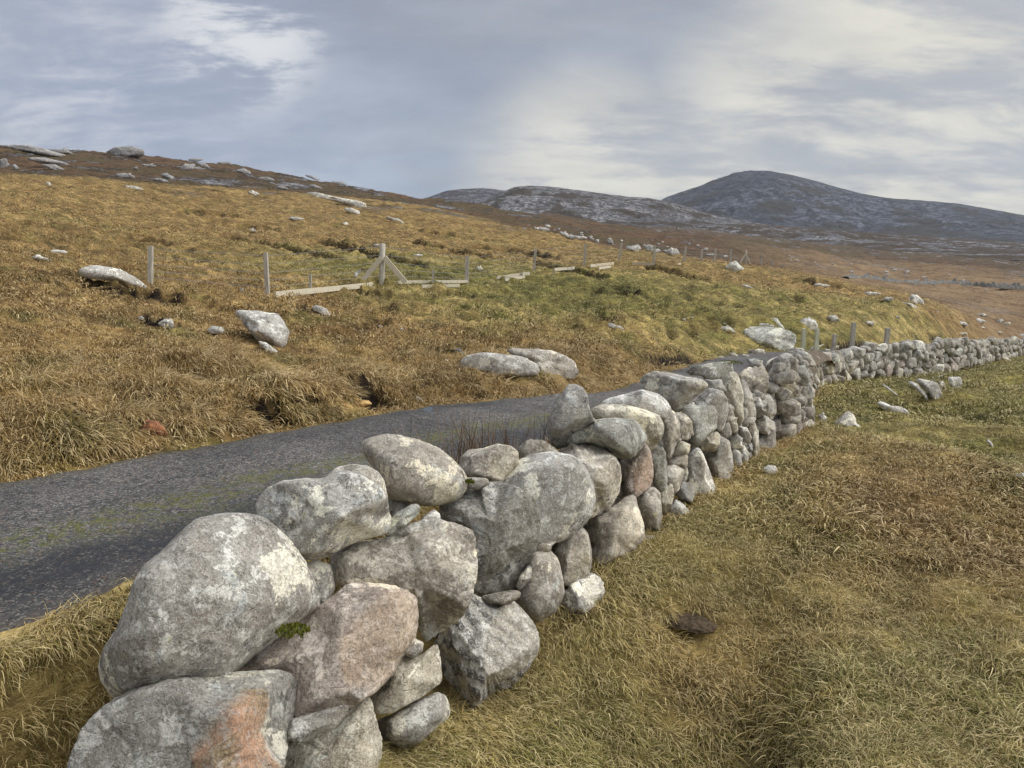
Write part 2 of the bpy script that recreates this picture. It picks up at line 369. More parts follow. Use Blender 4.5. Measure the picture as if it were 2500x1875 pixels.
def mat_turf():
    m, t, b = new_mat('turf'); P = t.node('ShaderNodeNewGeometry').outputs['Position']
    brown = t.attr('brown'); peat = t.attr('peat'); rocky = t.attr('rocky'); moor = t.attr('moor')
    c = turf_colour(t, P, brown, None)
    fine = t.noise(t.mapping(P, scale=(1, 1, 2)), 9, 6, .7); vf = t.noise(P, 42, 3, .7); mid = t.noise(t.mapping(P, scale=(.7, 1.6, 1)), 1.1, 7, .68)
    c = t.mix(1.0, c, t.mix(t.ramp(fine, .3, .7), (.55, .53, .50), (1.30, 1.28, 1.2)), 'MULTIPLY')
    c = t.mix(1.0, c, t.mix(t.ramp(mid, .34, .66), (.58, .58, .55), (1.28, 1.26, 1.2)), 'MULTIPLY')
    big = t.noise(P, .035, 8, .65); b2 = t.noise(P, .16, 7, .7)
    mc = t.mix(t.ramp(b2, .35, .65), (.088, .056, .034), (.200, .118, .060))
    mc = t.mix(t.ramp(big, .42, .62, 0, .8), mc, (.110, .090, .042))
    mc = t.mix(t.attr('ochre'), mc, t.mix(t.ramp(b2, .35, .65), (.230, .145, .075), (.370, .255, .140)))
    c = t.mix(moor, c, mc)
    rk = t.noise(t.mapping(P, scale=(1, .55, 2.5)), .085, 9, .68); 
    rmask = t.math('MULTIPLY', rocky, t.ramp(rk, .555, .60))
    rc = t.mix(t.ramp(t.noise(P, .5, 8, .7), .35, .65), (.16, .155, .16), (.46, .44, .43))
    c = t.mix(rmask, c, rc)
    pc = t.mix(t.ramp(fine, .35, .65), (.010, .007, .005), (.038, .024, .015))
    c = t.mix(peat, c, pc)
    t.l.new(c, b.inputs['Base Color'])
    h = t.math('ADD', t.math('MULTIPLY', fine, .12), t.math('MULTIPLY', mid, .35))
    h = t.math('ADD', h, t.math('MULTIPLY', t.math('MULTIPLY', t.ramp(rk, .52, .64), rocky), 6.0))
    h = t.math('ADD', h, t.math('MULTIPLY', t.math('MULTIPLY', b2, moor), 5.0))
    bump(t, b, h, 1.0, .8)
    return m

def mat_grass(name='grass_blades'):
    m, t, b = new_mat(name); P = t.node('ShaderNodeNewGeometry').outputs['Position']
    brown = t.attr('brown', 'INSTANCER'); r1 = t.attr('shade'); r2 = t.attr('pick', 'INSTANCER'); lenf = t.attr('along')
    c = turf_colour(t, P, brown, None)
    straw = t.mix(brown, (.72, .63, .37), (.72, .59, .36))
    c = t.mix(t.ramp(r1, .42, .95, 0, .85), c, straw)
    green = t.math('MULTIPLY', t.ramp(r1, .40, .02, 0, .85), t.ramp(brown, 1.0, .2, .25, 1))
    c = t.mix(green, c, (.150, .165, .040))
    c = t.mix(1.0, c, t.mix(r2, (.80, .78, .74), (1.28, 1.26, 1.2)), 'MULTIPLY')
    c = t.mix(1.0, c, t.mix(lenf, (.62, .58, .52), (1.18, 1.16, 1.10)), 'MULTIPLY')   # blade colour runs from darker at the foot to paler at the tip
    t.l.new(c, b.inputs['Base Color']); b.inputs['Roughness'].default_value = .65
    return m

def mat_rock(name, tone=1.0, banding=False):
    m, t, b = new_mat(name); oi = t.node('ShaderNodeObjectInfo'); tc = t.node('ShaderNodeTexCoord').outputs['Object']
    off = t.node('ShaderNodeCombineXYZ'); 
    for i, k in enumerate((37.0, 91.0, 53.0)): t.l.new(t.math('MULTIPLY', oi.outputs['Random'], k), off.inputs[i])
    V = t.vmath('ADD', tc, off.outputs[0])
    W = t.vmath('ADD', V, t.vmath('MULTIPLY', t.noise(V, 6, 4, .6, out=1), (.10, .10, .10)))
    n1 = t.noise(V, 3.2, 8, .62); n2 = t.noise(W, 6, 11, .74); n3 = t.noise(V, 55, 6, .72); n4 = t.noise(t.mapping(V, loc=(9, 2, 5)), 3.8, 10, .72)
    n5 = t.noise(t.mapping(W, loc=(3, 17, 1)), 2.1, 7, .66); n6 = t.noise(t.mapping(V, loc=(1, 5, 22)), 140, 3, .75)
    fresh = t.attr('fresh')
    c = t.mix(t.ramp(n1, .36, .64), (.175, .160, .140), (.340, .322, .292))
    c = t.mix(t.ramp(n5, .52, .66, 0, .6), c, (.26, .235, .200))
    # banded gneiss where the stone has it
    wv = t.node('ShaderNodeTexWave', wave_type='BANDS', bands_direction='DIAGONAL'); t.l.new(V, wv.inputs['Vector'])
    wv.inputs['Scale'].default_value = 4.2; wv.inputs['Distortion'].default_value = 7; wv.inputs['Detail'].default_value = 5; wv.inputs['Detail Scale'].default_value = 1.3
    c = t.mix(t.math('MULTIPLY', t.ramp(wv.outputs[1], .45, .62), oi.outputs['Alpha']), c, (.070, .064, .060))
    # crust lichens
    w1 = t.ramp(n2, .515, .565); w1 = t.math('MULTIPLY', w1, t.ramp(n1, .30, .60, .35, 1))
    c = t.mix(t.math('MULTIPLY', w1, .9), c, (.60, .59, .55))
    w2 = t.ramp(n5, .570, .585); c = t.mix(t.math('MULTIPLY', w2, .88), c, (.66, .63, .52))
    w4 = t.ramp(t.noise(t.mapping(W, loc=(7, 7, 7)), 4.0, 8, .68), .60, .635); c = t.mix(t.math('MULTIPLY', w4, .7), c, (.36, .385, .385))
    dk = t.ramp(n4, .57, .60); c = t.mix(t.math('MULTIPLY', dk, .72), c, (.062, .058, .052))
    ys = t.ramp(t.noise(t.mapping(V, loc=(4, 44, 4)), 7, 8, .7), .62, .68); c = t.mix(t.math('MULTIPLY', ys, .55), c, (.34, .33, .15))
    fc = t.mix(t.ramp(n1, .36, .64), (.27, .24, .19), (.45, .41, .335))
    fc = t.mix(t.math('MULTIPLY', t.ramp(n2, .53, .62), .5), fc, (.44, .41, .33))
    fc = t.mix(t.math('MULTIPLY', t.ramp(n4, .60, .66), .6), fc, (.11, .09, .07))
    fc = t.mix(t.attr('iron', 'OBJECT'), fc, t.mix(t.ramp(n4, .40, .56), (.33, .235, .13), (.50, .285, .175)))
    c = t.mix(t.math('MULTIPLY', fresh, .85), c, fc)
    c = t.mix(t.ramp(n3, .47, .60, 0, .50), c, (.075, .068, .060))
    c = t.mix(t.ramp(n6, .54, .62, 0, .40), c, (.60, .585, .54))
    cr = t.math('ABSOLUTE', t.math('SUBTRACT', t.noise(t.mapping(V, loc=(2, 9, 4), scale=(1, 1, 1.8)), 2.2, 3, .5), .5)); crk = t.math('MULTIPLY', t.ramp(cr, .010, .0), t.ramp(n1, .42, .55))
    c = t.mix(t.math('MULTIPLY', crk, .10), c, (.045, .038, .030))
    pit = t.ramp(t.noise(V, 90, 4, .7), .60, .68); c = t.mix(t.math('MULTIPLY', pit, .55), c, (.07, .06, .05))
    c = t.mix(t.ramp(t.noise(t.mapping(V, loc=(8, 8, 1)), 24, 6, .75), .52, .60, 0, .45), c, (.50, .49, .46))
    c = t.mix(1.0, c, oi.outputs['Color'], 'MULTIPLY')
    c = t.mix(1.0, c, (1.62*tone, 1.63*tone, 1.61*tone), 'MULTIPLY')
    t.l.new(c, b.inputs['Base Color']); b.inputs['Roughness'].default_value = .88
    h = t.math('ADD', t.math('MULTIPLY', n2, .030), t.math('MULTIPLY', n3, .010)); h = t.math('ADD', h, t.math('MULTIPLY', n1, .05))
    h = t.math('SUBTRACT', h, t.math('MULTIPLY', crk, .006)); h = t.math('SUBTRACT', h, t.math('MULTIPLY', pit, .006))
    h = t.math('ADD', h, t.math('MULTIPLY', t.math('MULTIPLY', wv.outputs[1], oi.outputs['Alpha']), .012)); h = t.math('ADD', h, t.math('MULTIPLY', w1, .004))
    bump(t, b, h, 1.0, .85)
    return m

def mat_road():
    m, t, b = new_mat('worn_asphalt'); P = t.node('ShaderNodeNewGeometry').outputs['Position']
    vor = t.node('ShaderNodeTexVoronoi'); t.l.new(P, vor.inputs['Vector']); vor.inputs['Scale'].default_value = 80
    vc = t.node('ShaderNodeSeparateColor'); t.l.new(vor.outputs['Color'], vc.inputs[0])
    n1 = t.noise(P, .9, 5, .6); n2 = t.noise(P, 14, 6, .7); n3 = t.noise(P, 60, 4, .7)
    c = t.mix(t.ramp(n2, .35, .65), (.046, .046, .046), (.115, .113, .108))
    c = t.mix(t.ramp(vc.outputs[0], .66, .84, 0, .65), c, (.30, .29, .27))          # pale chippings showing through
    c = t.mix(t.ramp(vc.outputs[1], .93, .97, 0, .6), c, (.30, .17, .11))
    c = t.mix(t.ramp(vc.outputs[2], .10, .22, .8, 0), c, (.018, .018, .020))
    c = t.mix(1.0, c, t.mix(t.ramp(t.noise(P, .55, 6, .65), .34, .66), (.72, .71, .72), (1.28, 1.24, 1.18)), 'MULTIPLY')
    wet = t.attr('wet'); moss = t.attr('moss')
    c = t.mix(t.math('MULTIPLY', t.math('MULTIPLY', wet, t.ramp(n2, .38, .60, .35, 1)), t.ramp(n1, .3, .6, .6, 1.0)), c, (.016, .016, .019))
    mm = t.math('MULTIPLY', moss, t.ramp(t.noise(P, 9, 9, .8), .47, .55, 0, .9))
    c = t.mix(mm, c, t.mix(t.ramp(n3, .4, .6), (.055, .060, .018), (.17, .17, .045)))
    gr = t.attr('grit'); c = t.mix(t.math('MULTIPLY', gr, t.ramp(n2, .4, .6, .3, 1)), c, (.085, .065, .040))
    t.l.new(c, b.inputs['Base Color'])
    rg = t.math('SUBTRACT', .88, t.math('MULTIPLY', wet, t.ramp(n2, .45, .58, 0, .5))); t.l.new(rg, b.inputs['Roughness']); b.inputs['Specular IOR Level'].default_value = .4
    h = t.math('ADD', t.math('MULTIPLY', vor.outputs[0], -.35), t.math('MULTIPLY', n2, .6))
    bump(t, b, h, .012, .9)
    return m

def mat_wood(name, a, bcol):
    m, t, b = new_mat(name); V = t.node('ShaderNodeTexCoord').outputs['Object']; oi = t.node('ShaderNodeObjectInfo')
    off = t.vmath('ADD', V, oi.outputs['Location'])
    g = t.noise(t.mapping(off, scale=(14, 14, 1.4)), 3, 6, .7); k = t.noise(off, 1.2, 3)
    c = t.mix(t.ramp(g, .35, .65), a, bcol); c = t.mix(t.ramp(k, .62, .68, 0, .5), c, tuple(x*.45 for x in a))
    t.l.new(c, b.inputs['Base Color']); bump(t, b, g, .004, 1); return m
def mat_flat(name, c, rough=.8, spec=.3, scale=20, var=.3, bmp=.004):
    m, t, b = new_mat(name); V = t.node('ShaderNodeTexCoord').outputs['Object']; n = t.noise(V, scale, 6, .65)
    t.l.new(t.mix(t.ramp(n, .3, .7), tuple(x*(1-var) for x in c), tuple(min(1, x*(1+var)) for x in c)), b.inputs['Base Color'])
    b.inputs['Roughness'].default_value = rough; b.inputs['Specular IOR Level'].default_value = spec; bump(t, b, n, bmp, 1); return m
M_TURF = mat_turf(); M_GRASS = mat_grass(); M_ROCK = mat_rock('lichened_gneiss'); M_ROAD = mat_road()
M_WOOD = mat_wood('weathered_timber', (.34, .31, .25), (.56, .52, .44)); M_NEWWOOD = mat_wood('bleached_board', (.52, .46, .34), (.68, .62, .48))
M_GREENWOOD = mat_wood('treated_timber', (.48, .49, .33), (.72, .71, .52))
M_WIRE = mat_flat('galvanised_wire', (.30, .30, .30), .4, .5)

# ------------------------------------------------------------------ object helpers
def mesh_obj(name, verts, faces, mat, parent=None, loc=(0, 0, 0), smooth=True):
    me = bpy.data.meshes.new(name)
    verts = np.asarray(verts, np.float32); faces = np.asarray(faces, np.int32) if not isinstance(faces, list) or (faces and len(set(map(len, faces))) == 1) else faces
    if isinstance(faces, np.ndarray):
        k = faces.shape[1]; me.vertices.add(len(verts)); me.vertices.foreach_set('co', verts.ravel())
        me.loops.add(faces.size); me.loops.foreach_set('vertex_index', faces.ravel())
        me.polygons.add(len(faces)); me.polygons.foreach_set('loop_start', np.arange(0, faces.size, k, dtype=np.int32))
        me.polygons.foreach_set('loop_total', np.full(len(faces), k, np.int32))
        me.update(calc_edges=True); me.validate()
    else:
        me.from_pydata([tuple(map(float, v)) for v in verts], [], faces)
    me.polygons.foreach_set('use_smooth', np.full(len(me.polygons), smooth))
    if mat: me.materials.append(mat)
    o = bpy.data.objects.new(name, me); COL.objects.link(o); o.location = loc
    if parent: o.parent = parent
    return o
def fattr(o, name, vals):
    a = o.data.attributes.new(name, 'FLOAT', 'POINT'); a.data.foreach_set('value', np.asarray(vals, np.float32))
def tag(o, label=None, cat=None, group=None, kind=None):
    if label: o['label'] = label
    if cat: o['category'] = cat
    if group: o['group'] = group
    if kind: o['kind'] = kind
    return o
def empty(name, loc, label, cat, group=None):
    o = bpy.data.objects.new(name, None); COL.objects.link(o); o.location = loc; o.empty_display_size = .2
    return tag(o, label, cat, group)
def child(name, V, Fa, mat, parent, smooth=True):
    """world-space vertices -> a part of parent, with its own origin at its centre"""
    V = np.asarray(V, float); c = V.mean(0); p = np.array(parent.location)
    return mesh_obj(name, V-c, Fa, mat, parent, tuple(c-p), smooth)

# ------------------------------------------------------------------ terrain sheet
def terrain():
    na, nr = 620, 640
    az = np.concatenate([np.radians(np.linspace(-47, 47, na)), np.radians(np.linspace(47, 313, 62)[1:-1])]); rr = np.exp(np.linspace(math.log(.7), math.log(1150), nr))
    A, R = np.meshgrid(az, rr, indexing='ij'); x = (np.sin(A)*R).ravel(); y = (np.cos(A)*R).ravel()
    azw = (A.ravel()+math.pi) % (2*math.pi) - math.pi
    z, sd, ss, onroad, right, dark = ground(x, y, True, True)
    r = R.ravel()
    back = np.abs(azw) > math.radians(52); z[back] = np.where(sd[back] > -.3, np.maximum(z[back], -2.6), z[back]); 
    N = len(az); idx = np.arange(N*nr).reshape(N, nr)
    a = idx; b = np.roll(idx, -1, 0)
    Fa = np.stack([a[:, :-1], b[:, :-1], b[:, 1:], a[:, 1:]], -1).reshape(-1, 4)[:, ::-1]
    V = np.stack([x, y, z], 1)
    o = mesh_obj('ground', V, Fa, M_TURF)
    tag(o, 'rough moorland of golden and russet grass rising to the left', None, None, 'structure')
    bro = brownness(x, y, r, sd, azw)
    moor = np.where(sd < 0, moorness(x, y, r, azw), 0)
    fattr(o, 'brown', bro); fattr(o, 'moor', moor); fattr(o, 'peat', np.clip(dark*1.5, 0, 1))
    fattr(o, 'ochre', sstep(np.degrees(azw), 13, 24)*(1-sstep(r, 260, 480)))
    fattr(o, 'rocky', rockness(r, azw, x, y))
    return o
def crest(azw):
    """distance at which the near hillside ends and the darker moor behind begins"""
    return np.interp(np.degrees(azw), [-47, -33, -22, -8, 0, 10, 18, 26, 33], [85, 88, 122, 150, 125, 80, 72, 68, 64])
def moorness(x, y, r, azw):
    k = sstep(np.degrees(azw), 6, 16); return sstep(r/crest(azw) + .08*pn2(x*.03, y*.03), 1.0-.22*k, 1.12+.15*k)
def rockness(r, azw, x, y):
    a = np.degrees(azw)
    return np.clip(sstep(r, 110, 170)*(a < 2)*1.0*(.4+.8*sstep(-a, -5, 30)) + sstep(r, 300, 800)*(a >= 2)*.9 + .25*sstep(r, 60, 130), 0, 1)
BROWN_SPOTS = [(300, 760, 7, .9), (600, 850, 5, .9), (150, 640, 10, .8), (750, 950, 3, 1.), (250, 950, 4, .7), (1300, 950, 3.5, .8), (1650, 880, 4, .7), (450, 560, 20, .6), (200, 480, 25, .6), (1000, 520, 40, .7), (1500, 650, 12, .5), (900, 880, 4, 1), (1050, 925, 3, .9),
               (2400, 1180, 1.6, .5), (2200, 1250, 1.2, .45), (2450, 1350, 1.0, .5), (1700, 1600, .4, .5), (1750, 1000, 3, .3)]
BS = [(hit(u, v), w, k) for u, v, w, k in BROWN_SPOTS]
GREEN_SPOTS = [(1100, 690, 7, .7), (1400, 690, 7, .6), (1150, 640, 8, .5), (100, 950, 1.6, .8), (900, 660, 8, .7), (1300, 740, 6, .7), (1500, 800, 5, .6), (700, 600, 10, .4), (2000, 760, 12, .6), (1700, 720, 8, .5), (500, 1050, 1.5, .4)]
GS = [(hit(u, v), w, k) for u, v, w, k in GREEN_SPOTS]
def brownness(x, y, r, sd, azw):
    base = np.where(sd < 0, .46 + .50*fbm2(x*.10, y*.13, 3) + .22*fbm2(x*.5, y*.7, 2), .10 + .12*fbm2(x*.5, y*.5, 2))
    for p, w, k in BS: base = base + k*np.exp(-((x-p[0])**2+(y-p[1])**2)/w**2)
    for p, w, k in GS: base = base - k*np.exp(-((x-p[0])**2+(y-p[1])**2)/w**2)
    base = base - .3*np.exp(-(np.maximum(sd, 0)/.7)**2)*(sd > -.3)            # green at the foot of the wall
    base = base + .25*sstep(r, 60, 110)*(sd < 0)
    base = base - np.where(sd > 0, sstep(r, 10.8, 13)*(.75+.35*pn2(x*.3, y*.3)), 0)
    base = base + .45*sstep(r/crest(azw), .6, 1.)*sstep(np.degrees(azw), 6, 16)*(sd < 0)
    return np.clip(base, -1, 1)
terrain()

# ------------------------------------------------------------------ road
def road():
    S = np.arange(-6.5, 62, .07); n = 46
    T = np.linspace(-.06, 1.06, n); V = []; att = []
    P0 = np.array([wall_at(s) for s in S]); D = np.array([wall_dir(s) for s in S]); k = np.ones(41)/41
    D = np.stack([np.convolve(np.pad(D[:, i], 20, mode='edge'), k, 'valid') for i in range(2)], 1); D /= np.linalg.norm(D, axis=1)[:, None]
    Nn = np.stack([D[:, 1], -D[:, 0]], 1)
    rf = np.interp(S, *ROAD_F) + .12*pn2(S*.9, S*0+2) + .08*pn2(S*3.1, S*0+5); rn = np.interp(S, *ROAD_N) + .06*pn2(S*2.7, S*0+9)
    d = rf[:, None]*(1-T)[None]+rn[:, None]*T[None]
    x = P0[:, 0:1]+Nn[:, 0:1]*d; y = P0[:, 1:2]+Nn[:, 1:2]*d
    z = ground(x.ravel(), y.ravel()).reshape(x.shape)
    e = np.minimum(T, 1-T); edge = np.clip(e/.05+.1, 0, 1)
    z = z + .035*edge[None] - .02 + .006*pn2(x*5, y*5)
    V = np.stack([x, y, z], -1).reshape(-1, 3); m = len(S)
    idx = np.arange(m*n).reshape(m, n); Fa = np.stack([idx[:-1, :-1], idx[:-1, 1:], idx[1:, 1:], idx[1:, :-1]], -1).reshape(-1, 4)
    o = mesh_obj('road', V, Fa, M_ROAD); tag(o, 'single track road of worn grey asphalt', None, None, 'structure')
    TT = np.broadcast_to(T[None], x.shape); SS = np.broadcast_to(S[:, None], x.shape)
    nz = pn2(x*.8, y*.8)*.06
    wet = np.exp(-((TT-.80+nz)/.085)**2)*sstep(SS, -3, -.5)*(1-sstep(SS, 5, 9)) + .75*np.exp(-((TT-.10)/.08)**2)*sstep(SS, 3.4, 4.4)*(1-sstep(SS, 5.5, 7)) + .5*sstep(TT+nz, .72, .85)
    moss = np.exp(-((TT-.62+nz*1.5)/.10)**2)*(1-sstep(SS, 6, 10)) + .4*np.exp(-((TT-.03)/.06)**2)
    grit = np.clip(np.exp(-(np.maximum(TT+nz*.6, 0)/.075)**2)+np.exp(-((1-TT)/.05)**2), 0, 1)
    fattr(o, 'wet', np.clip(wet, 0, 1).ravel()); fattr(o, 'moss', np.clip(moss, 0, 1).ravel()); fattr(o, 'grit', grit.ravel())
road()

# ------------------------------------------------------------------ stones
_ico = {}
def ico(level):
    if level not in _ico:
        bm = bmesh.new(); bmesh.ops.create_icosphere(bm, subdivisions=level, radius=1)
        V = np.array([v.co[:] for v in bm.verts]); Fa = np.array([[v.index for v in f.verts] for f in bm.faces]); bm.free()
        V /= np.linalg.norm(V, axis=1)[:, None]; _ico[level] = (V, Fa)
    return _ico[level]
def inside_radius(poly, c, n=360):
    """distance from c to a closed outline in n directions"""
    P = np.asarray(poly) - c; Q = np.roll(P, -1, 0); th = np.linspace(-math.pi, math.pi, n, endpoint=False); out = np.zeros(n)
    for i, a in enumerate(th):
        d = np.array([math.cos(a), math.sin(a)]); e = Q-P; den = d[0]*e[:, 1]-d[1]*e[:, 0]
        den = np.where(np.abs(den) < 1e-12, 1e-12, den)
        t = (P[:, 0]*e[:, 1]-P[:, 1]*e[:, 0])/den; s = (P[:, 0]*d[1]-P[:, 1]*d[0])/den
        ok = (t > 0) & (s >= -1e-6) & (s <= 1+1e-6); out[i] = t[ok].max() if ok.any() else np.nan
    bad = np.isnan(out); out[bad] = np.interp(th[bad], th[~bad], out[~bad]) if bad.any() else out[bad]
    k = np.ones(7)/7; return th, np.convolve(np.pad(out, 3, mode='wrap'), k, 'valid')
def stone_shape(level, C, planes, p, chips, outline=None, ext=None, depth=None, pd=2.4, rough=.035, seed=0, chip_lo=.86, sharp=26):
    """a solid stone round C: a soft intersection of half-spaces with (optionally) a traced outline cone.
    planes: [(normal, distance)], the first one is the 'face'."""
    d, Fa = ico(level); rs = np.random.default_rng(seed)
    C = np.asarray(C, float)
    if outline is not None:
        w = unit(C); a = unit(np.cross(w, (0, 0, 1))); b = np.cross(a, w); D = np.linalg.norm(C)
        pts = []
        for u, v in outline:
            q = ray(u, v); q = q*(D/(q@w)); pts.append(((q-C)@a, (q-C)@b))
        pts = np.array(pts); th, rad = inside_radius(pts, np.zeros(2))
        da, db, dc = d@a, d@b, d@w; s = np.hypot(da, db); ang = np.arctan2(db, da)
        rho = np.interp(ang, np.append(th, math.pi), np.append(rad, rad[0]))
        q = ((s/rho)**pd + (np.abs(dc)/depth)**pd)**(1/pd)
        size = float(np.mean(rad))
    else:
        E = ext   # three (axis, half size)
        q = sum((np.abs(d@ax)/h)**pd for ax, h in E)**(1/pd); size = float(np.mean([h for _, h in E]))
    S = q**p; f = np.zeros(len(d))
    for i, (n, h) in enumerate(planes):
        term = (np.maximum(d@n, 0)/h)**p; S = S + term
        if i == 0: f = term
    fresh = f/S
    r0 = S**(-1/p)
    for _ in range(chips):                        # flat broken facets
        n = unit(rs.normal(size=3)); k = np.argmax(d@n); hs = r0[k]*rs.uniform(chip_lo, .98)
        r0 = np.minimum(r0, hs/np.maximum(d@n, 1e-3)) if False else (r0**-sharp + (np.maximum(d@n, 0)/hs)**sharp)**(-1/sharp)
    X = d*r0[:, None]
    o = rs.uniform(0, 50, 3)
    lo_ = .55 if sharp < 20 else .22; dis = lo_*pn3(X/size*1.3+o) + .30*pn3(X/size*3.1+o) + .22*pn3(X/size*7+o)
    if level >= 4: dis = dis + .18*pn3(X/size*15+o) + .13*pn3(X/size*30+o)
    if level >= 6: dis = dis + .08*pn3(X/size*55+o)
    dis = dis - .6*sstep(np.abs(pn3(X/size*1.6+o*2)), .05, 0)*(rough > .055)
    X = X*(1+rough*dis)[:, None]
    if outline is not None:
        for _ in range(3):
            xa, xb, xc = X@a, X@b, X@w; sr = np.hypot(xa, xb); an = np.arctan2(xb, xa); nb = 64 if level < 5 else 110
            bi = ((an+math.pi)/(2*math.pi)*nb).astype(int) % nb; mx = np.zeros(nb); np.maximum.at(mx, bi, sr); bc = (np.arange(nb)+.5)/nb*2*math.pi-math.pi
            want = np.interp(bc, th, rad); fac = np.clip(np.where(mx > 1e-6, want/np.maximum(mx, 1e-6), 1), .85, 1.7)
            fac = np.convolve(np.pad(fac, 1, mode='wrap'), np.ones(3)/3, 'valid')
            f2 = np.interp(an, np.concatenate([[bc[-1]-2*math.pi], bc, [bc[0]+2*math.pi]]), np.concatenate([[fac[-1]], fac, [fac[0]]]))
            X = np.outer(xa*f2, a)+np.outer(xb*f2, b)+np.outer(xc, w)
        c = X@w; X = X + (np.outer(X@a, a)+np.outer(X@b, b))*(c/D)[:, None]
    return X, Fa, fresh
NF = unit((.84, -.543, .16)); N0 = np.array([.84, -.543, 0.]); D0 = -2.386
def crop(k, pts):
    o = {'A': (150, 1100, 1/2.141), 'B': (600, 1000, 1/2.074), 'C': (1300, 800, 1/2.7653), 'D': (1700, 800, 320/2212), 'E': (1880, 800, 400/2212), 'G': (2150, 780, 350/2212), 'N': (0, 0, 1),
         'R': (1500, 380, 1000/2212), 'L': (0, 550, 900/2212), 'M': (800, 550, 800/2212), 'H': (0, 320, 1200/2212), 'K': (1700, 700, 800/2212)}[k]
    return [(o[0]+x*o[2], o[1]+y*o[2]) for x, y in pts]
def centroid(P):
    P = np.array(P); Q = np.roll(P, -1, 0); cr = P[:, 0]*Q[:, 1]-Q[:, 0]*P[:, 1]; A = cr.sum()/2
    return ((P[:, 0]+Q[:, 0])*cr).sum()/(6*A), ((P[:, 1]+Q[:, 1])*cr).sum()/(6*A)
WHITE = (1.15, 1.14, 1.12); MID = (1, .98, .95); BRN = (1.02, .96, .88); DRK = (.78, .77, .75); GRN = (.98, 1.0, .96); PNK = (1.10, .98, .91); CRM = (1.2, 1.14, 1.0)

near_wall = empty('dry_stone_wall', tuple(wall_at(0)*[1, 1, 0]+[0, 0, -2.4]), 'near run of dry stone wall built of big lichened boulders between road and pasture', 'stone wall')
far_wall = empty('dry_stone_wall', tuple(wall_at(30)*[1, 1, 0]+[0, 0, -4.4]), 'far run of low rubble wall curving away to the right behind five timber posts', 'stone wall')

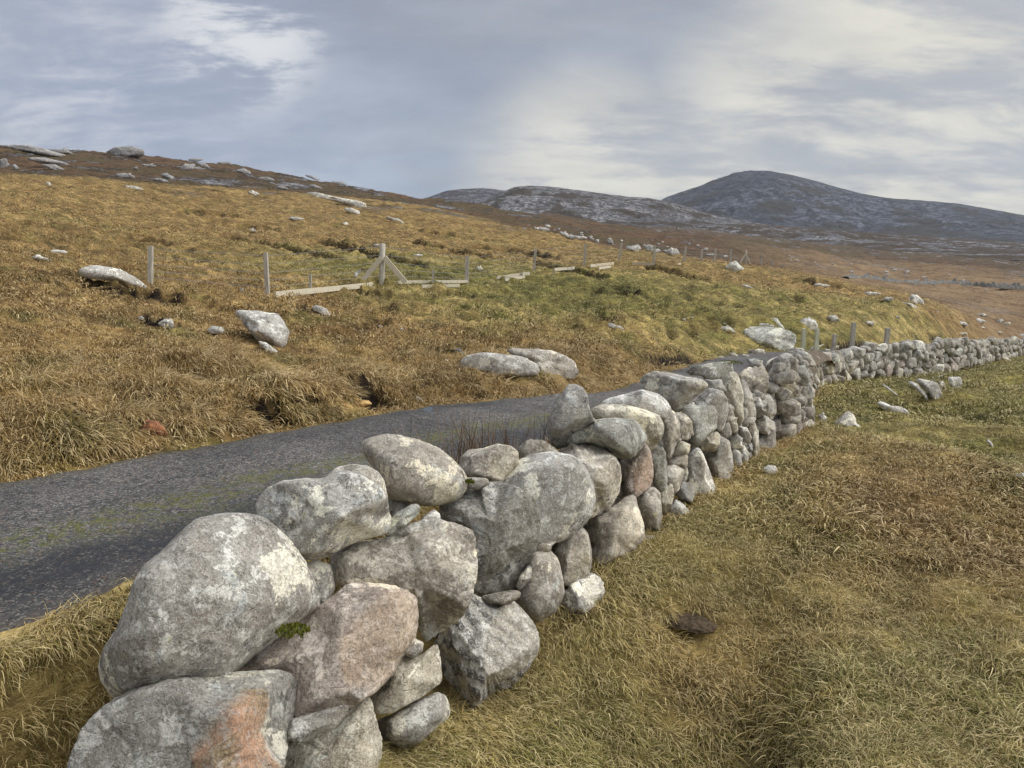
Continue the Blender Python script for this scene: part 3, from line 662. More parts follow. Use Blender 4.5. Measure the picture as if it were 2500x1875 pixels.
# key: crop, outline, inset behind the wall face (m), kind r=round b=block s=slab, tint, options
ST = [
 ('A', [(200,1110),(215,1040),(290,930),(350,800),(380,690),(440,600),(530,530),(620,430),(700,365),(830,335),(960,335),(1040,350),(1120,410),(1200,490),(1270,590),(1320,700),(1345,780),(1335,840),(1250,880),(1150,960),(1010,1060),(900,1160),(840,1200),(760,1210),(640,1210),(480,1250),(380,1290),(290,1300),(240,1235),(205,1170)], .50, 'r', MID, dict(lab='largest rounded grey boulder with a pale cream lichen patch', dep=.34)),
 ('A', [(30,1700),(60,1590),(130,1430),(250,1320),(400,1240),(560,1190),(650,1175),(900,1165),(1090,1150),(1200,1170),(1220,1230),(1210,1350),(1190,1480),(1160,1620),(1130,1800),(1100,2000),(600,2060),(100,1950)], .22, 'b', DRK, dict(ridge=(760,1500), nf=(.80,-.50,.42), nt=(-.28,-.25,.93), iron=1, lab='nearest slab with an orange broken face', dep=.34)),
 ('A', [(890,1130),(920,1080),(1060,975),(1180,895),(1300,845),(1430,755),(1480,705),(1560,695),(1700,702),(1800,732),(1855,775),(1860,850),(1852,960),(1820,1050),(1760,1095),(1740,1160),(1640,1260),(1510,1345),(1300,1400),(1215,1405),(1180,1300),(1100,1200),(1000,1180),(895,1168)], .14, 'b', PNK, dict(ridge=(1480,960), iron=.12, rough=.06, lab='long pinkish block with a tuft of moss')),
 ('A', [(1150,1535),(1160,1470),(1210,1400),(1290,1380),(1400,1350),(1490,1325),(1500,1370),(1430,1450),(1300,1520)], .13, 's', DRK, {}),
 ('A', [(1100,1720),(1130,1560),(1200,1520),(1330,1490),(1440,1420),(1500,1350),(1590,1285),(1615,1300),(1640,1400),(1672,1520),(1670,1600),(1640,1680),(1600,1800),(1100,1860)], .12, 'b', CRM, dict(flat=1)),
 ('A', [(1615,1310),(1640,1230),(1700,1170),(1750,1090),(1780,1070),(1830,1060),(1880,1070),(1960,1000),(1978,1090),(1985,1180),(1985,1210),(1900,1275),(1830,1315),(1740,1365),(1660,1380),(1630,1350)], .12, 'b', CRM, {}),
 ('A', [(1795,1065),(1850,985),(1890,1005),(1885,1050),(1835,1085)], .12, 'r', MID, {}),
 ('A', [(1650,1410),(1740,1370),(1850,1310),(1960,1262),(2005,1280),(2028,1350),(2022,1400),(1950,1455),(1870,1530),(1780,1560),(1680,1500)], .08, 'r', MID, {}),
 ('A', [(1020,310),(1030,250),(1090,190),(1150,160),(1280,145),(1360,150),(1400,130),(1470,103),(1550,108),(1600,150),(1660,190),(1692,230),(1708,310),(1718,380),(1692,440),(1560,468),(1460,512),(1390,553),(1290,568),(1230,557),(1180,490),(1110,430),(1035,380)], .52, 'b', WHITE, dict(ridge=(1450,330), rough=.055, nf=(.5,-.75,.35), lab='rough pale boulder behind the largest one')),
 ('A', [(1370,150),(1440,88),(1520,73),(1600,83),(1655,113),(1685,160),(1705,250),(1660,330),(1500,340),(1400,280)], .62, 'r', BRN, {}),
 ('B', [(576,200),(600,155),(690,127),(760,128),(870,153),(980,198),(1040,248),(1095,300),(1118,350),(1125,390),(1080,450),(990,482),(900,487),(830,472),(730,455),(700,410),(685,340),(645,290),(610,250)], .58, 'r', BRN, dict(pd=2.6, lab='smooth oval boulder lying on its side')),
 ('B', [(718,612),(725,560),(770,520),(850,478),(880,493),(872,530),(800,592),(720,635)], .42, 's', GRN, {}),
 ('B', [(875,580),(900,540),(950,508),(980,528),(988,568),(920,590)], .42, 'b', MID, {}),
 ('B', [(700,660),(760,600),(900,560),(1000,570),(1000,640),(820,680)], .40, 'b', MID, {}),
 ('B', [(426,740),(500,690),(600,668),(700,650),(780,638),(850,588),(930,558),(1060,578),(1150,620),(1168,740),(1168,830),(1152,900),(1132,980),(1080,1065),(1010,1105),(940,1155),(900,1172),(870,1130),(850,1000),(780,930),(700,905),(600,890),(510,900),(445,925),(433,830)], .12, 'b', BRN, dict(ridge=(935,700), nt=(-.45,-.55,.70), dep=.40, lab='big squared brown block with a clean upright face')),
 ('B', [(970,440),(1040,405),(1150,378),(1280,366),(1380,396),(1455,450),(1488,540),(1484,640),(1464,720),(1424,800),(1392,885),(1340,935),(1250,940),(1150,915),(1120,820),(1100,740),(1060,620),(985,565),(985,490)], .10, 'b', (.64, .63, .61), dict(ridge=(1180,470), band=.35)),
 ('B', [(1270,370),(1360,268),(1450,228),(1560,215),(1660,238),(1722,300),(1758,380),(1767,460),(1742,540),(1682,612),(1600,662),(1500,692),(1440,700),(1400,600),(1340,470)], .15, 'r', WHITE, dict(pd=2.6, dep=.24, lab='large pale rounded boulder in the top course')),
 ('B', [(1083,250),(1130,203),(1200,198),(1270,175),(1340,183),(1378,215),(1380,280),(1340,340),(1270,390),(1180,390),(1130,350),(1090,300)], .60, 'b', BRN, {}),
 ('B', [(1105,350),(1145,343),(1215,348),(1230,378),(1180,405),(1115,400)], .42, 'b', MID, {}),
 ('B', [(1365,205),(1430,158),(1500,156),(1555,190),(1580,220),(1500,245),(1400,250)], .62, 'b', BRN, {}),
 ('C', [(160,850),(240,803),(390,793),(490,828),(562,878),(592,940),(598,1010),(582,1110),(525,1212),(440,1268),(368,1288),(330,1200),(300,1050),(250,940)], .10, 'b', BRN, dict(ridge=(440,925))),
 ('C', [(590,890),(660,850),(730,800),(765,780),(795,830),(813,930),(815,1000),(792,1082),(692,1152),(620,1135),(594,1080),(585,980)], .09, 'b', PNK, dict(ridge=(675,935), iron=.3)),
 ('C', [(103,700),(108,620),(138,540),(158,488),(208,430),(240,388),(290,384),(342,410),(373,460),(380,530),(405,600),(420,640),(350,690),(250,730),(160,800),(120,770)], .48, 'b', DRK, dict(ridge=(290,480), nf=(.3,-.9,.2), lab='grey stone standing on end above the others')),
 ('C', [(463,515),(500,478),(620,448),(740,418),(850,448),(912,500),(938,560),(900,620),(760,620),(620,580),(480,560)], .42, 'r', WHITE, dict(pd=2.8)),
 ('C', [(393,545),(480,518),(620,518),(770,558),(852,590),(884,650),(880,720),(838,790),(803,828),(765,830),(720,790),(650,700),(560,660),(440,640),(400,600)], .26, 'r', CRM, dict(pd=3, lab='pale boulder blotched with dark brown lichen')),
 ('C', [(125,780),(138,710),(228,658),(330,648),(430,622),(560,607),(680,622),(732,668),(768,740),(742,800),(682,872),(600,888),(530,852),(440,805),(330,800),(200,825),(140,830)], .20, 'r', GRN, dict(pd=3.0, dep=.3, lab='long flat-bottomed grey-green cope stone')),
 ('C', [(845,590),(885,558),(930,555),(972,590),(993,650),(993,740),(963,790),(922,895),(890,800),(868,690)], .12, 'b', BRN, {}),
 ('C', [(955,575),(1030,583),(1072,630),(1082,700),(1052,755),(1000,745),(985,660)], .12, 'b', BRN, {}),
 ('C', [(743,400),(748,330),(800,298),(900,298),(1020,328),(1100,338),(1177,368),(1175,410),(1100,470),(1045,520),(990,570),(930,560),(900,500),(850,450),(760,425)], .36, 'b', MID, dict(ridge=(960,385), nf=(.6,-.75,.1), nt=(0,-.15,1), lab='broad flat-topped boulder with dark flecks')),
 ('C', [(1010,312),(1080,268),(1160,248),(1280,233),(1400,233),(1455,260),(1455,290),(1370,310),(1270,348),(1180,368),(1150,325),(1080,318)], .46, 'b', GRN, dict(ridge=(1230,265), nt=(0,-.1,1), lab='long flat mossy slab on the wall top')),
 ('C', [(1000,510),(1025,485),(1090,510),(1100,560),(1040,580)], .25, 'b', MID, {}),
 ('C', [(1060,480),(1080,448),(1200,408),(1282,428),(1313,480),(1323,560),(1303,640),(1280,703),(1235,695),(1200,600),(1120,530)], .12, 'b', MID, dict(ridge=(1235,465), p=9)),
 ('C', [(1000,530),(1100,523),(1222,528),(1248,580),(1243,680),(1184,732),(1122,803),(1068,783),(1070,700),(1020,600)], .08, 'b', GRN, dict(ridge=(1150,560), p=9)),
 ('C', [(1175,400),(1200,360),(1270,350),(1290,400),(1280,430),(1200,420)], .30, 'b', MID, {}),
 ('C', [(1268,370),(1300,320),(1370,303),(1393,340),(1422,440),(1422,560),(1417,633),(1378,643),(1335,540),(1285,430)], .10, 'b', CRM, dict(ridge=(1320,390), p=9, lab='tall tapering slab set upright with a greenish face')),
 ('C', [(1390,350),(1440,368),(1482,450),(1507,560),(1502,612),(1440,618),(1415,560),(1400,430)], .08, 'b', MID, {}),
 ('C', [(1385,320),(1450,278),(1562,268),(1582,320),(1592,390),(1562,455),(1500,465),(1455,420),(1415,360)], .14, 'b', BRN, dict(rough=.06)),
 ('C', [(1568,272),(1600,220),(1680,188),(1727,188),(1745,260),(1725,330),(1640,330),(1590,292)], .2, 'b', GRN, dict(lab='grey-green cope stone with moss')),
 ('C', [(1722,200),(1742,193),(1754,330),(1752,492),(1732,495),(1724,330)], .02, 'b', DRK, dict(lab='thin slab of stone set on end like a post')),
 ('C', [(1740,215),(1800,193),(1882,203),(1893,242),(1840,284),(1760,264)], .16, 'b', GRN, {}),
 ('C', [(1466,240),(1480,213),(1522,213),(1548,245),(1545,270),(1470,270)], .55, 'b', WHITE, dict(lab='small pale capped stone at the road side')),
 ('C', [(793,840),(850,798),(892,830),(907,920),(907,1050),(872,1113),(818,1065),(806,950)], .09, 'b', GRN, {}),
 ('C', [(903,940),(960,928),(1022,963),(1012,1020),(982,1092),(950,1115),(908,1068)], .08, 'b', BRN, {}),
 ('C', [(852,1110),(900,1068),(947,1068),(953,1140),(932,1222),(880,1254),(862,1185)], .06, 'b', CRM, {}),
 ('C', [(693,1150),(760,1097),(822,1083),(862,1130),(871,1260),(863,1332),(792,1394),(758,1385),(726,1265)], .06, 'r', BRN, dict(pd=2.8)),
 ('C', [(1015,1060),(1030,870),(1080,818),(1122,808),(1153,850),(1193,960),(1233,1080),(1243,1170),(1182,1215),(1100,1245),(1045,1225),(1060,1180),(1060,1100)], .05, 'b', WHITE, dict(band=.4, lab='wide upright slab streaked white and grey')),
 ('C', [(955,1110),(1010,1038),(1083,1058),(1094,1120),(1072,1188),(1000,1155)], .04, 'b', DRK, {}),
 ('C', [(930,850),(960,788),(1010,768),(1063,790),(1053,850),(1000,872),(940,872)], .1, 'b', CRM, {}),
 ('C', [(912,905),(960,868),(1045,860),(1045,925),(1010,970),(960,935),(915,935)], .09, 'b', BRN, {}),
 ('C', [(1000,960),(1030,900),(1050,980),(1030,1050),(1000,1040)], .09, 'b', MID, {}),
 ('C', [(870,1285),(930,1228),(960,1165),(1010,1188),(1062,1250),(1073,1292),(1000,1325),(940,1345),(880,1320)], .03, 'b', WHITE, dict(band=.3)),
 ('C', [(1150,845),(1200,838),(1258,728),(1332,768),(1348,860),(1363,1000),(1368,1090),(1302,1133),(1245,1163),(1228,1080),(1180,930)], .06, 'b', MID, dict(ridge=(1230,840))),
 ('C', [(1133,790),(1180,738),(1240,703),(1264,730),(1263,790),(1232,832),(1150,828)], .06, 'b', CRM, {}),
 ('C', [(1255,700),(1290,653),(1332,658),(1343,712),(1300,745)], .07, 'b', MID, {}),
 ('C', [(1302,640),(1330,548),(1352,558),(1375,640),(1368,693),(1320,685)], .08, 'b', CRM, {}),
 ('C', [(1333,750),(1380,713),(1415,760),(1403,802),(1350,818)], .06, 'b', MID, {}),
 ('C', [(1368,700),(1400,668),(1450,678),(1478,740),(1463,783),(1410,763)], .05, 'b', WHITE, {}),
 ('C', [(1440,650),(1490,638),(1523,700),(1533,830),(1533,920),(1500,948),(1478,860),(1470,750)], .04, 'b', CRM, dict(p=9, lab='tall narrow cream slab standing upright')),
 ('C', [(1420,620),(1480,605),(1500,640),(1440,655),(1400,660)], .08, 'b', WHITE, {}),
 ('C', [(1480,640),(1560,598),(1632,638),(1638,690),(1590,723),(1520,695)], .06, 'b', WHITE, {}),
 ('C', [(1523,740),(1590,708),(1637,698),(1643,800),(1602,873),(1540,893),(1530,820)], .04, 'b', MID, dict(band=.3)),
 ('C', [(1338,860),(1370,823),(1402,848),(1414,920),(1370,958),(1346,930)], .05, 'r', WHITE, {}),
 ('C', [(1393,820),(1430,798),(1458,850),(1453,932),(1415,953),(1405,880)], .05, 'r', MID, {}),
 ('C', [(1455,790),(1480,780),(1485,830),(1465,840)], .05, 'b', DRK, {}),
 ('C', [(1455,855),(1480,850),(1492,950),(1470,960),(1455,920)], .05, 'b', MID, {}),
 ('C', [(1355,1000),(1372,960),(1410,945),(1430,990),(1400,1040),(1372,1065)], .03, 'b', WHITE, {}),
 ('C', [(1415,960),(1478,938),(1488,990),(1430,1020)], .03, 'b', MID, {}),
 ('C', [(1503,500),(1530,468),(1557,520),(1557,592),(1508,602),(1498,560)], .07, 'b', MID, {}),
 ('C', [(1543,480),(1600,453),(1643,520),(1643,592),(1570,603),(1560,540)], .06, 'b', WHITE, {}),
 ('C', [(1588,350),(1640,328),(1683,370),(1673,432),(1600,443)], .10, 'b', MID, {}),
 ('C', [(1663,350),(1700,320),(1737,340),(1737,422),(1688,434)], .08, 'b', WHITE, {}),
 ('C', [(1600,455),(1650,435),(1690,440),(1722,520),(1712,592),(1650,583),(1640,520)], .06, 'b', CRM, {}),
 ('C', [(1640,600),(1700,568),(1743,640),(1743,700),(1690,730),(1640,715)], .04, 'b', WHITE, dict(band=.4)),
 ('C', [(1635,750),(1690,698),(1724,730),(1714,768),(1650,786)], .02, 'b', WHITE, {}),
 ('C', [(1690,440),(1722,420),(1745,500),(1748,600),(1722,570)], .05, 'b', BRN, {}),
 ('B', [(1378,900),(1400,820),(1430,760),(1470,718),(1540,712),(1583,760),(1603,850),(1613,930),(1573,1022),(1480,1080),(1425,1045),(1365,970)], .05, 'r', BRN, dict(pd=2.8)),
 ('B', [(1545,700),(1600,638),(1700,595),(1733,630),(1748,720),(1748,800),(1722,873),(1640,894),(1605,880),(1578,770)], .06, 'b', BRN, dict(ridge=(1620,690))),
 ('B', [(1368,895),(1390,838),(1430,790),(1448,805),(1443,852),(1395,915)], .06, 'b', MID, {}),
 ('B', [(1460,700),(1500,680),(1550,675),(1540,715),(1470,722)], .1, 'b', BRN, {}),
 ('B', [(1195,945),(1260,930),(1340,915),(1385,918),(1385,952),(1300,995),(1230,985)], .06, 's', BRN, {}),
 ('B', [(960,1175),(1010,1105),(1080,1050),(1135,930),(1200,960),(1260,985),(1340,965),(1392,1008),(1452,1080),(1483,1150),(1478,1230),(1402,1335),(1332,1415),(1230,1495),(1130,1580),(1060,1540),(1010,1450),(975,1350),(965,1200)], .02, 'b', WHITE, dict(band=1, dep=.3, lab='large slab of banded gneiss streaked black and white')),
 ('B', [(1585,1045),(1610,925),(1650,885),(1740,825),(1793,850),(1818,920),(1783,990),(1700,1040),(1620,1075)], .02, 'b', WHITE, dict(band=.3)),
 ('C', [(325,1340),(390,1268),(530,1218),(640,1138),(682,1138),(712,1210),(738,1300),(748,1400),(712,1502),(620,1592),(500,1640),(388,1635),(370,1480)], .05, 'b', BRN, dict(pd=3, dep=.3, lab='large brown boulder flecked with white low in the wall')),
 # foot stones and pinnings
 ('B', [(1785,835),(1850,812),(1900,835),(1895,870),(1830,880)], -.03, 's', GRN, {}),
 ('B', [(1865,800),(1930,780),(1965,800),(1955,835),(1890,835)], -.03, 's', GRN, {}),
 ('B', [(2000,640),(2060,640),(2075,665),(2010,680)], -.02, 's', MID, {}),
 ('C', [(735,1415),(790,1400),(845,1415),(830,1440),(750,1440)], -.02, 's', GRN, {}),
 ('C', [(845,1330),(905,1350),(930,1400),(900,1440),(840,1400)], -.01, 'b', DRK, {}),
 ('C', [(700,1500),(780,1470),(820,1490),(760,1540),(690,1560)], -.04, 's', DRK, {}),
 # hearting stones down the gaps, tinted dark to stand in for the shade there
 ('A', [(1260,600),(1330,570),(1410,600),(1430,720),(1380,820),(1300,760)], .62, 'r', DRK, {}),
 ('B', [(720,450),(800,460),(860,500),(800,560),(720,540)], .66, 'r', DRK, {}),
 ('A', [(780,1130),(880,1100),(900,1180),(820,1210)], .45, 'r', DRK, {}),
]
def plane_point(u, v, inset):
    d = ray(u, v); nf = N0.copy(); z = None
    t = (D0 - inset)/(nf@d); return d*t
def place_traced(i, kc, pts, inset, kind, tint, o):
    P = crop(kc, pts); cu, cv = centroid(P); X = plane_point(cu, cv, inset + .0)
    if inset < .3: X = plane_point(cu, cv, inset*.6 + .15*np.clip((X[2]+2.4)/.9, 0, 1.2))
    D = np.linalg.norm(X); ext = np.array(P); wpx = np.ptp(ext[:, 0]); hpx = np.ptp(ext[:, 1]); sz = .5*math.sqrt(wpx*hpx)/F*D
    dep = o.get('dep', {'r': .85, 'b': 1.0, 's': .9}[kind]*min(sz*1.05, .34)); dep = max(dep, .11 if inset < .3 else .05)
    C = X*(1 + (.62*dep)/D)
    nf = unit(np.array(o.get('nf', NF)) + rng.normal(size=3)*(.0 if 'nf' in o else .10)); nt = unit(np.array(o.get('nt', (-.12, -.22, 1.0))) + rng.normal(size=3)*(.0 if 'nt' in o else .08))
    planes = []; p = 3.0
    if kind in 'b':
        p = o.get('p', 12)+6
        if 'ridge' in o:
            ru, rv = crop(kc, [o['ridge']])[0]; R = ray(ru, rv); R = R*(D*.965/np.linalg.norm(R))
        else:
            R = ray(cu, cv - hpx*.24); R = R*(D*.97/np.linalg.norm(R))
        hf = max(.80*(nf@(R-C)), .24*sz); ht = max(.80*(nt@(R-C)), .26*sz)
        ne = unit(np.array(o.get('ne', (-.58, -.80, .12))) + rng.normal(size=3)*.10); he = max(.85*(ne@(R-C)), .24*sz)
        planes = [(nf, hf), (nt, ht), (ne, he)] if not o.get('flat') else [(nf, hf), (ne, he)]
    elif kind == 's':
        p = 4; planes = [(nf, .8*dep), (nt, .55*sz)]
    else:
        planes = [(nf, dep*.95)]
        p = 3.4
    level = 6 if wpx*hpx > 60000 else 5 if wpx*hpx > 9000 else 4 if wpx*hpx > 1500 else 3
    chips = {'r': 7, 'b': 16, 's': 9}[kind]
    # grow the outline a touch: the soft corners and chips shave it
    g = 1.025 if wpx*hpx > 9000 else 1.07
    P = [(cu+(a-cu)*g, cv+(b-cv)*g) for a, b in P]
    V, Fa, fresh = stone_shape(level, C, planes, p, chips, P, None, dep*(1.5 if kind == 'b' else 1.15), o.get('pd', {'r': 2.5, 'b': 8, 's': 4}[kind]), o.get('rough', .05 if kind == 'r' else .06), 100+i, .72 if kind != 'r' else .88, 60 if kind != 'r' else 12)
    if kind == 'r': fresh = fresh*0
    name = 'boulder' if wpx*hpx > 26000 else 'stone'
    ob = mesh_obj(name, V, Fa, M_ROCK, near_wall, tuple(C-np.array(near_wall.location)))
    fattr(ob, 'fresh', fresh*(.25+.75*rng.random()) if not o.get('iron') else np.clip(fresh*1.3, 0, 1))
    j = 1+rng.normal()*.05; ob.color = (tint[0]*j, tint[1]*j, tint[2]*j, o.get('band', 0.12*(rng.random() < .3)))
    ob['iron'] = float(o.get('iron', 0.0))
    if 'lab' in o: ob['label'] = o['lab']
    return ob
for i, (kc, pts, inset, kind, tint, o) in enumerate(ST): place_traced(i, kc, pts, inset, kind, tint, o)

def packed_stones():
    """coursed rubble along the wall line, beyond the hand-placed run"""
    items = []
    s0 = 7.75                                # where the hand-placed stones end
    def top(s): return wall_at(s)[2]
    def base(s):
        w = wall_at(s); d = wall_dir(s); return float(ground(w[0]+d[1]*.35, w[1]-d[0]*.35)[0]) - .04
    sEnd = 62
    sg = np.arange(s0-2, sEnd+2, .5); Z = np.array([(base(s), top(s)) for s in sg])
    for c in range(7):
        s = s0 - .1*rng.random()
        while s < sEnd:
            zb, zt = np.interp(s, sg, Z[:, 0]), np.interp(s, sg, Z[:, 1]) + .05*math.sin(s*.9) + .04*math.sin(s*2.3)
            near = s < 12
            ch = .17 if near else .235 if s < 17 else .29
            n = max(3, int(round((zt-zb)/ch)))
            w = (rng.uniform(.09, .26) if near else rng.uniform(.20, .50) if s < 17 else rng.uniform(.26, .72)) * (1.35 if c == 0 else 1)
            if c < n:
                h = (zt-zb)/n; zc = zb + (c+.5)*h + rng.normal()*.02
                items.append((s+w/2, zc, w*1.04, h*1.10*rng.uniform(.8, 1.35), c == n-1, (zc-zb)/max(zt-zb, .1)))
            s += w
    return items
items = packed_stones()
items.sort(key=lambda a: a[0])
def packed_mesh(it, k, lvl):
    s, zc, w, h, istop, fr = it
    P = wall_at(s); d = wall_dir(s); n = np.array([d[1], -d[0], .12]); n = unit(n); al = np.array([d[0], d[1], rng.normal()*.08]); al = unit(al); up = unit(np.cross(al, n))*1
    if up[2] < 0: up = -up
    rot = rng.normal()*.28; al, up = al*math.cos(rot)+up*math.sin(rot), up*math.cos(rot)-al*math.sin(rot)
    dep = .20*rng.uniform(.8, 1.2)
    C = np.array([P[0], P[1], zc]) - n*(dep*.9 + .13*fr) + n*rng.normal()*.04
    V, Fa, fresh = stone_shape(lvl, C, [(n, dep*.95)], 10, 12, None, [(al, w/2*1.0), (up, h/2*1.02), (n, dep)], None, 6.0, .06, 5000+k, .66, 50)
    return C, V, Fa, fresh
TINTS = [WHITE, MID, BRN, CRM, DRK, PNK, GRN, MID, BRN]
vis_near = [it for it in items if it[0] < 11.6]; vis_far = [it for it in items if it[0] >= 11.6]
def emit(lst, parent, cap, seed, lv=3):
    rest = []
    def dist(it): p = wall_at(it[0]); return math.hypot(p[0], p[1])
    order = sorted(range(len(lst)), key=lambda q: dist(lst[q])/ (lst[q][2]*lst[q][3])**.5)
    keep = set(order[:cap])
    for k, it in enumerate(lst):
        C, V, Fa, fresh = packed_mesh(it, seed+k, lv if k in keep else 3)
        if k in keep:
            ob = mesh_obj('stone', V, Fa, M_ROCK, parent, tuple(C-np.array(parent.location)))
            fattr(ob, 'fresh', fresh*.8*rng.random()); tnt = TINTS[rng.integers(len(TINTS))]; j = rng.uniform(.70, 1.0)
            ob.color = (tnt[0]*j, tnt[1]*j, tnt[2]*j, .3*(rng.random() < .3)); ob['iron'] = 0.0
        else: rest.append((C, V, Fa, fresh*.8*rng.random()))
    if rest:
        Vs, Fs, fr, o = [], [], [], 0; p0 = np.array(parent.location)
        for C, V, Fa, f in rest: Vs.append(V+C-p0); Fs.append(Fa+o); fr.append(f); o += len(V)
        ob = mesh_obj('rubble', np.vstack(Vs), np.vstack(Fs), M_ROCK, parent); fattr(ob, 'fresh', np.concatenate(fr)); ob.color = (.80, .77, .73, .1); ob['kind'] = 'stuff'; ob['iron'] = 0.0
    return len(rest)
ncap = 100 - sum(1 for c in near_wall.children if c.name.startswith('stone'))
emit(vis_near, near_wall, max(ncap, 0), 0, 4); emit(vis_far, far_wall, 100, 3000, 4)

def hearting(name, s0, s1, parent, seed, topdrop, inset0=.40):
    """packed small rubble that fills the wall between its two faces"""
    rs = np.random.default_rng(seed); Vs, Fs, o = [], [], 0; p0 = np.array(parent.location); E3 = np.eye(3)
    kinds = [stone_shape(2, (0, 0, 0), [(E3[2], 9.)], 6, 12, None, [(E3[0], rs.uniform(.9, 1.3)), (E3[1], 1.), (E3[2], rs.uniform(.45, .8))], None, 5, .05, 900+k, .62, 50)[:2] for k in range(10)]
    s = s0
    while s < s1:
        P = wall_at(s); dr = wall_dir(s); n = np.array([dr[1], -dr[0]]); zt = P[2]-topdrop
        gz = float(ground(P[0]-n[0]*.5, P[1]-n[1]*.5, False)[0]); zb = max(gz-.5, zt-1.3)
        for q in range(3):
            z = zb
            while z < zt:
                sz = rs.uniform(.055, .11); K, Fa = kinds[rs.integers(10)]; a = rs.uniform(0, 6.28)
                c = np.array([P[0]-n[0]*(inset0+.15*q), P[1]-n[1]*(inset0+.15*q), z]) + rs.normal(size=3)*.02
                V = np.stack([K[:, 0]*math.cos(a)-K[:, 1]*math.sin(a), K[:, 0]*math.sin(a)+K[:, 1]*math.cos(a), K[:, 2]], 1)*sz + c - p0
                Vs.append(V); Fs.append(Fa+o); o += len(V); z += sz*.95
        s += .13
    ob = mesh_obj(name, np.vstack(Vs), np.vstack(Fs), M_ROCK, parent); fattr(ob, 'fresh', np.zeros(o)); ob.color = (.85, .82, .78, 0); ob['kind'] = 'stuff'; ob['iron'] = 0.0
hearting('hearting', 1.3, 12, near_wall, 5, .36); hearting('hearting', 12, 60, far_wall, 6, .16, .32)

# back face of the far run and turf cap
def turf_cap():
    S = np.arange(11.3, 20.2, .12); T = np.linspace(-1, 1, 15); V = []
    for s in S:
        P = wall_at(s); d = wall_dir(s); n = np.array([d[1], -d[0]]); end = float(sstep(s, 11.3, 12.0)*(1-sstep(s, 19.0, 20.2)))
        for t in T:
            off = -.40 + t*.40; z = P[2] - .06 + (.15*(1-t*t) + .05*pn2(np.array([s*1.7]), np.array([t]))[0] + .02)*end - .10*(t*t)**2 - (1-end)*.2
            V.append((P[0]+n[0]*off, P[1]+n[1]*off, z))
    m, k = len(S), len(T); idx = np.arange(m*k).reshape(m, k); Fa = np.stack([idx[:-1, :-1], idx[:-1, 1:], idx[1:, 1:], idx[1:, :-1]], -1).reshape(-1, 4)
    mat = mat_flat('dry_earth', (.155, .125, .092), .95, .1, 9, .4, .03)
    ob = child('turf_cap', V, Fa, mat, far_wall); ob['label'] = 'bare earth capping on the wall top'
turf_cap()

# moss on the wall top
def moss_pad(kc, u, v, w, inset, parent, n=420):
    P = crop(kc, [(u, v)])[0]; X = plane_point(P[0], P[1], inset); X = X*.985; rs = np.random.default_rng(int(u)); Vs, Fs, o = [], [], 0
    for i in range(n):
        a = rs.uniform(0, 6.28); rr_ = w*math.sqrt(rs.random()); c = X + np.array([math.cos(a)*rr_, math.sin(a)*rr_*.8, .02*math.cos(rr_/w*1.5)+rs.normal()*.003])
        h = rs.uniform(.006, .014); th = rs.uniform(0, 6.28); e = np.array([math.cos(th), math.sin(th), 0])*h*.5
        tip = np.array([rs.normal()*.4, rs.normal()*.4, 1])*h
        Vs += [c-e-np.array([0, 0, .004]), c+e-np.array([0, 0, .004]), c+tip]; Fs.append((o, o+1, o+2)); o += 3
    child('moss', Vs, np.array(Fs), mat_flat('moss', (.14, .15, .025), .9, .1, 60, .5), parent)
moss_pad('A', 1210, 945, .075, .17, near_wall); moss_pad('B', 1133, 370, .03, .40, near_wall, 150)
moss_pad('C', 1340, 238, .14, .42, near_wall, 300)

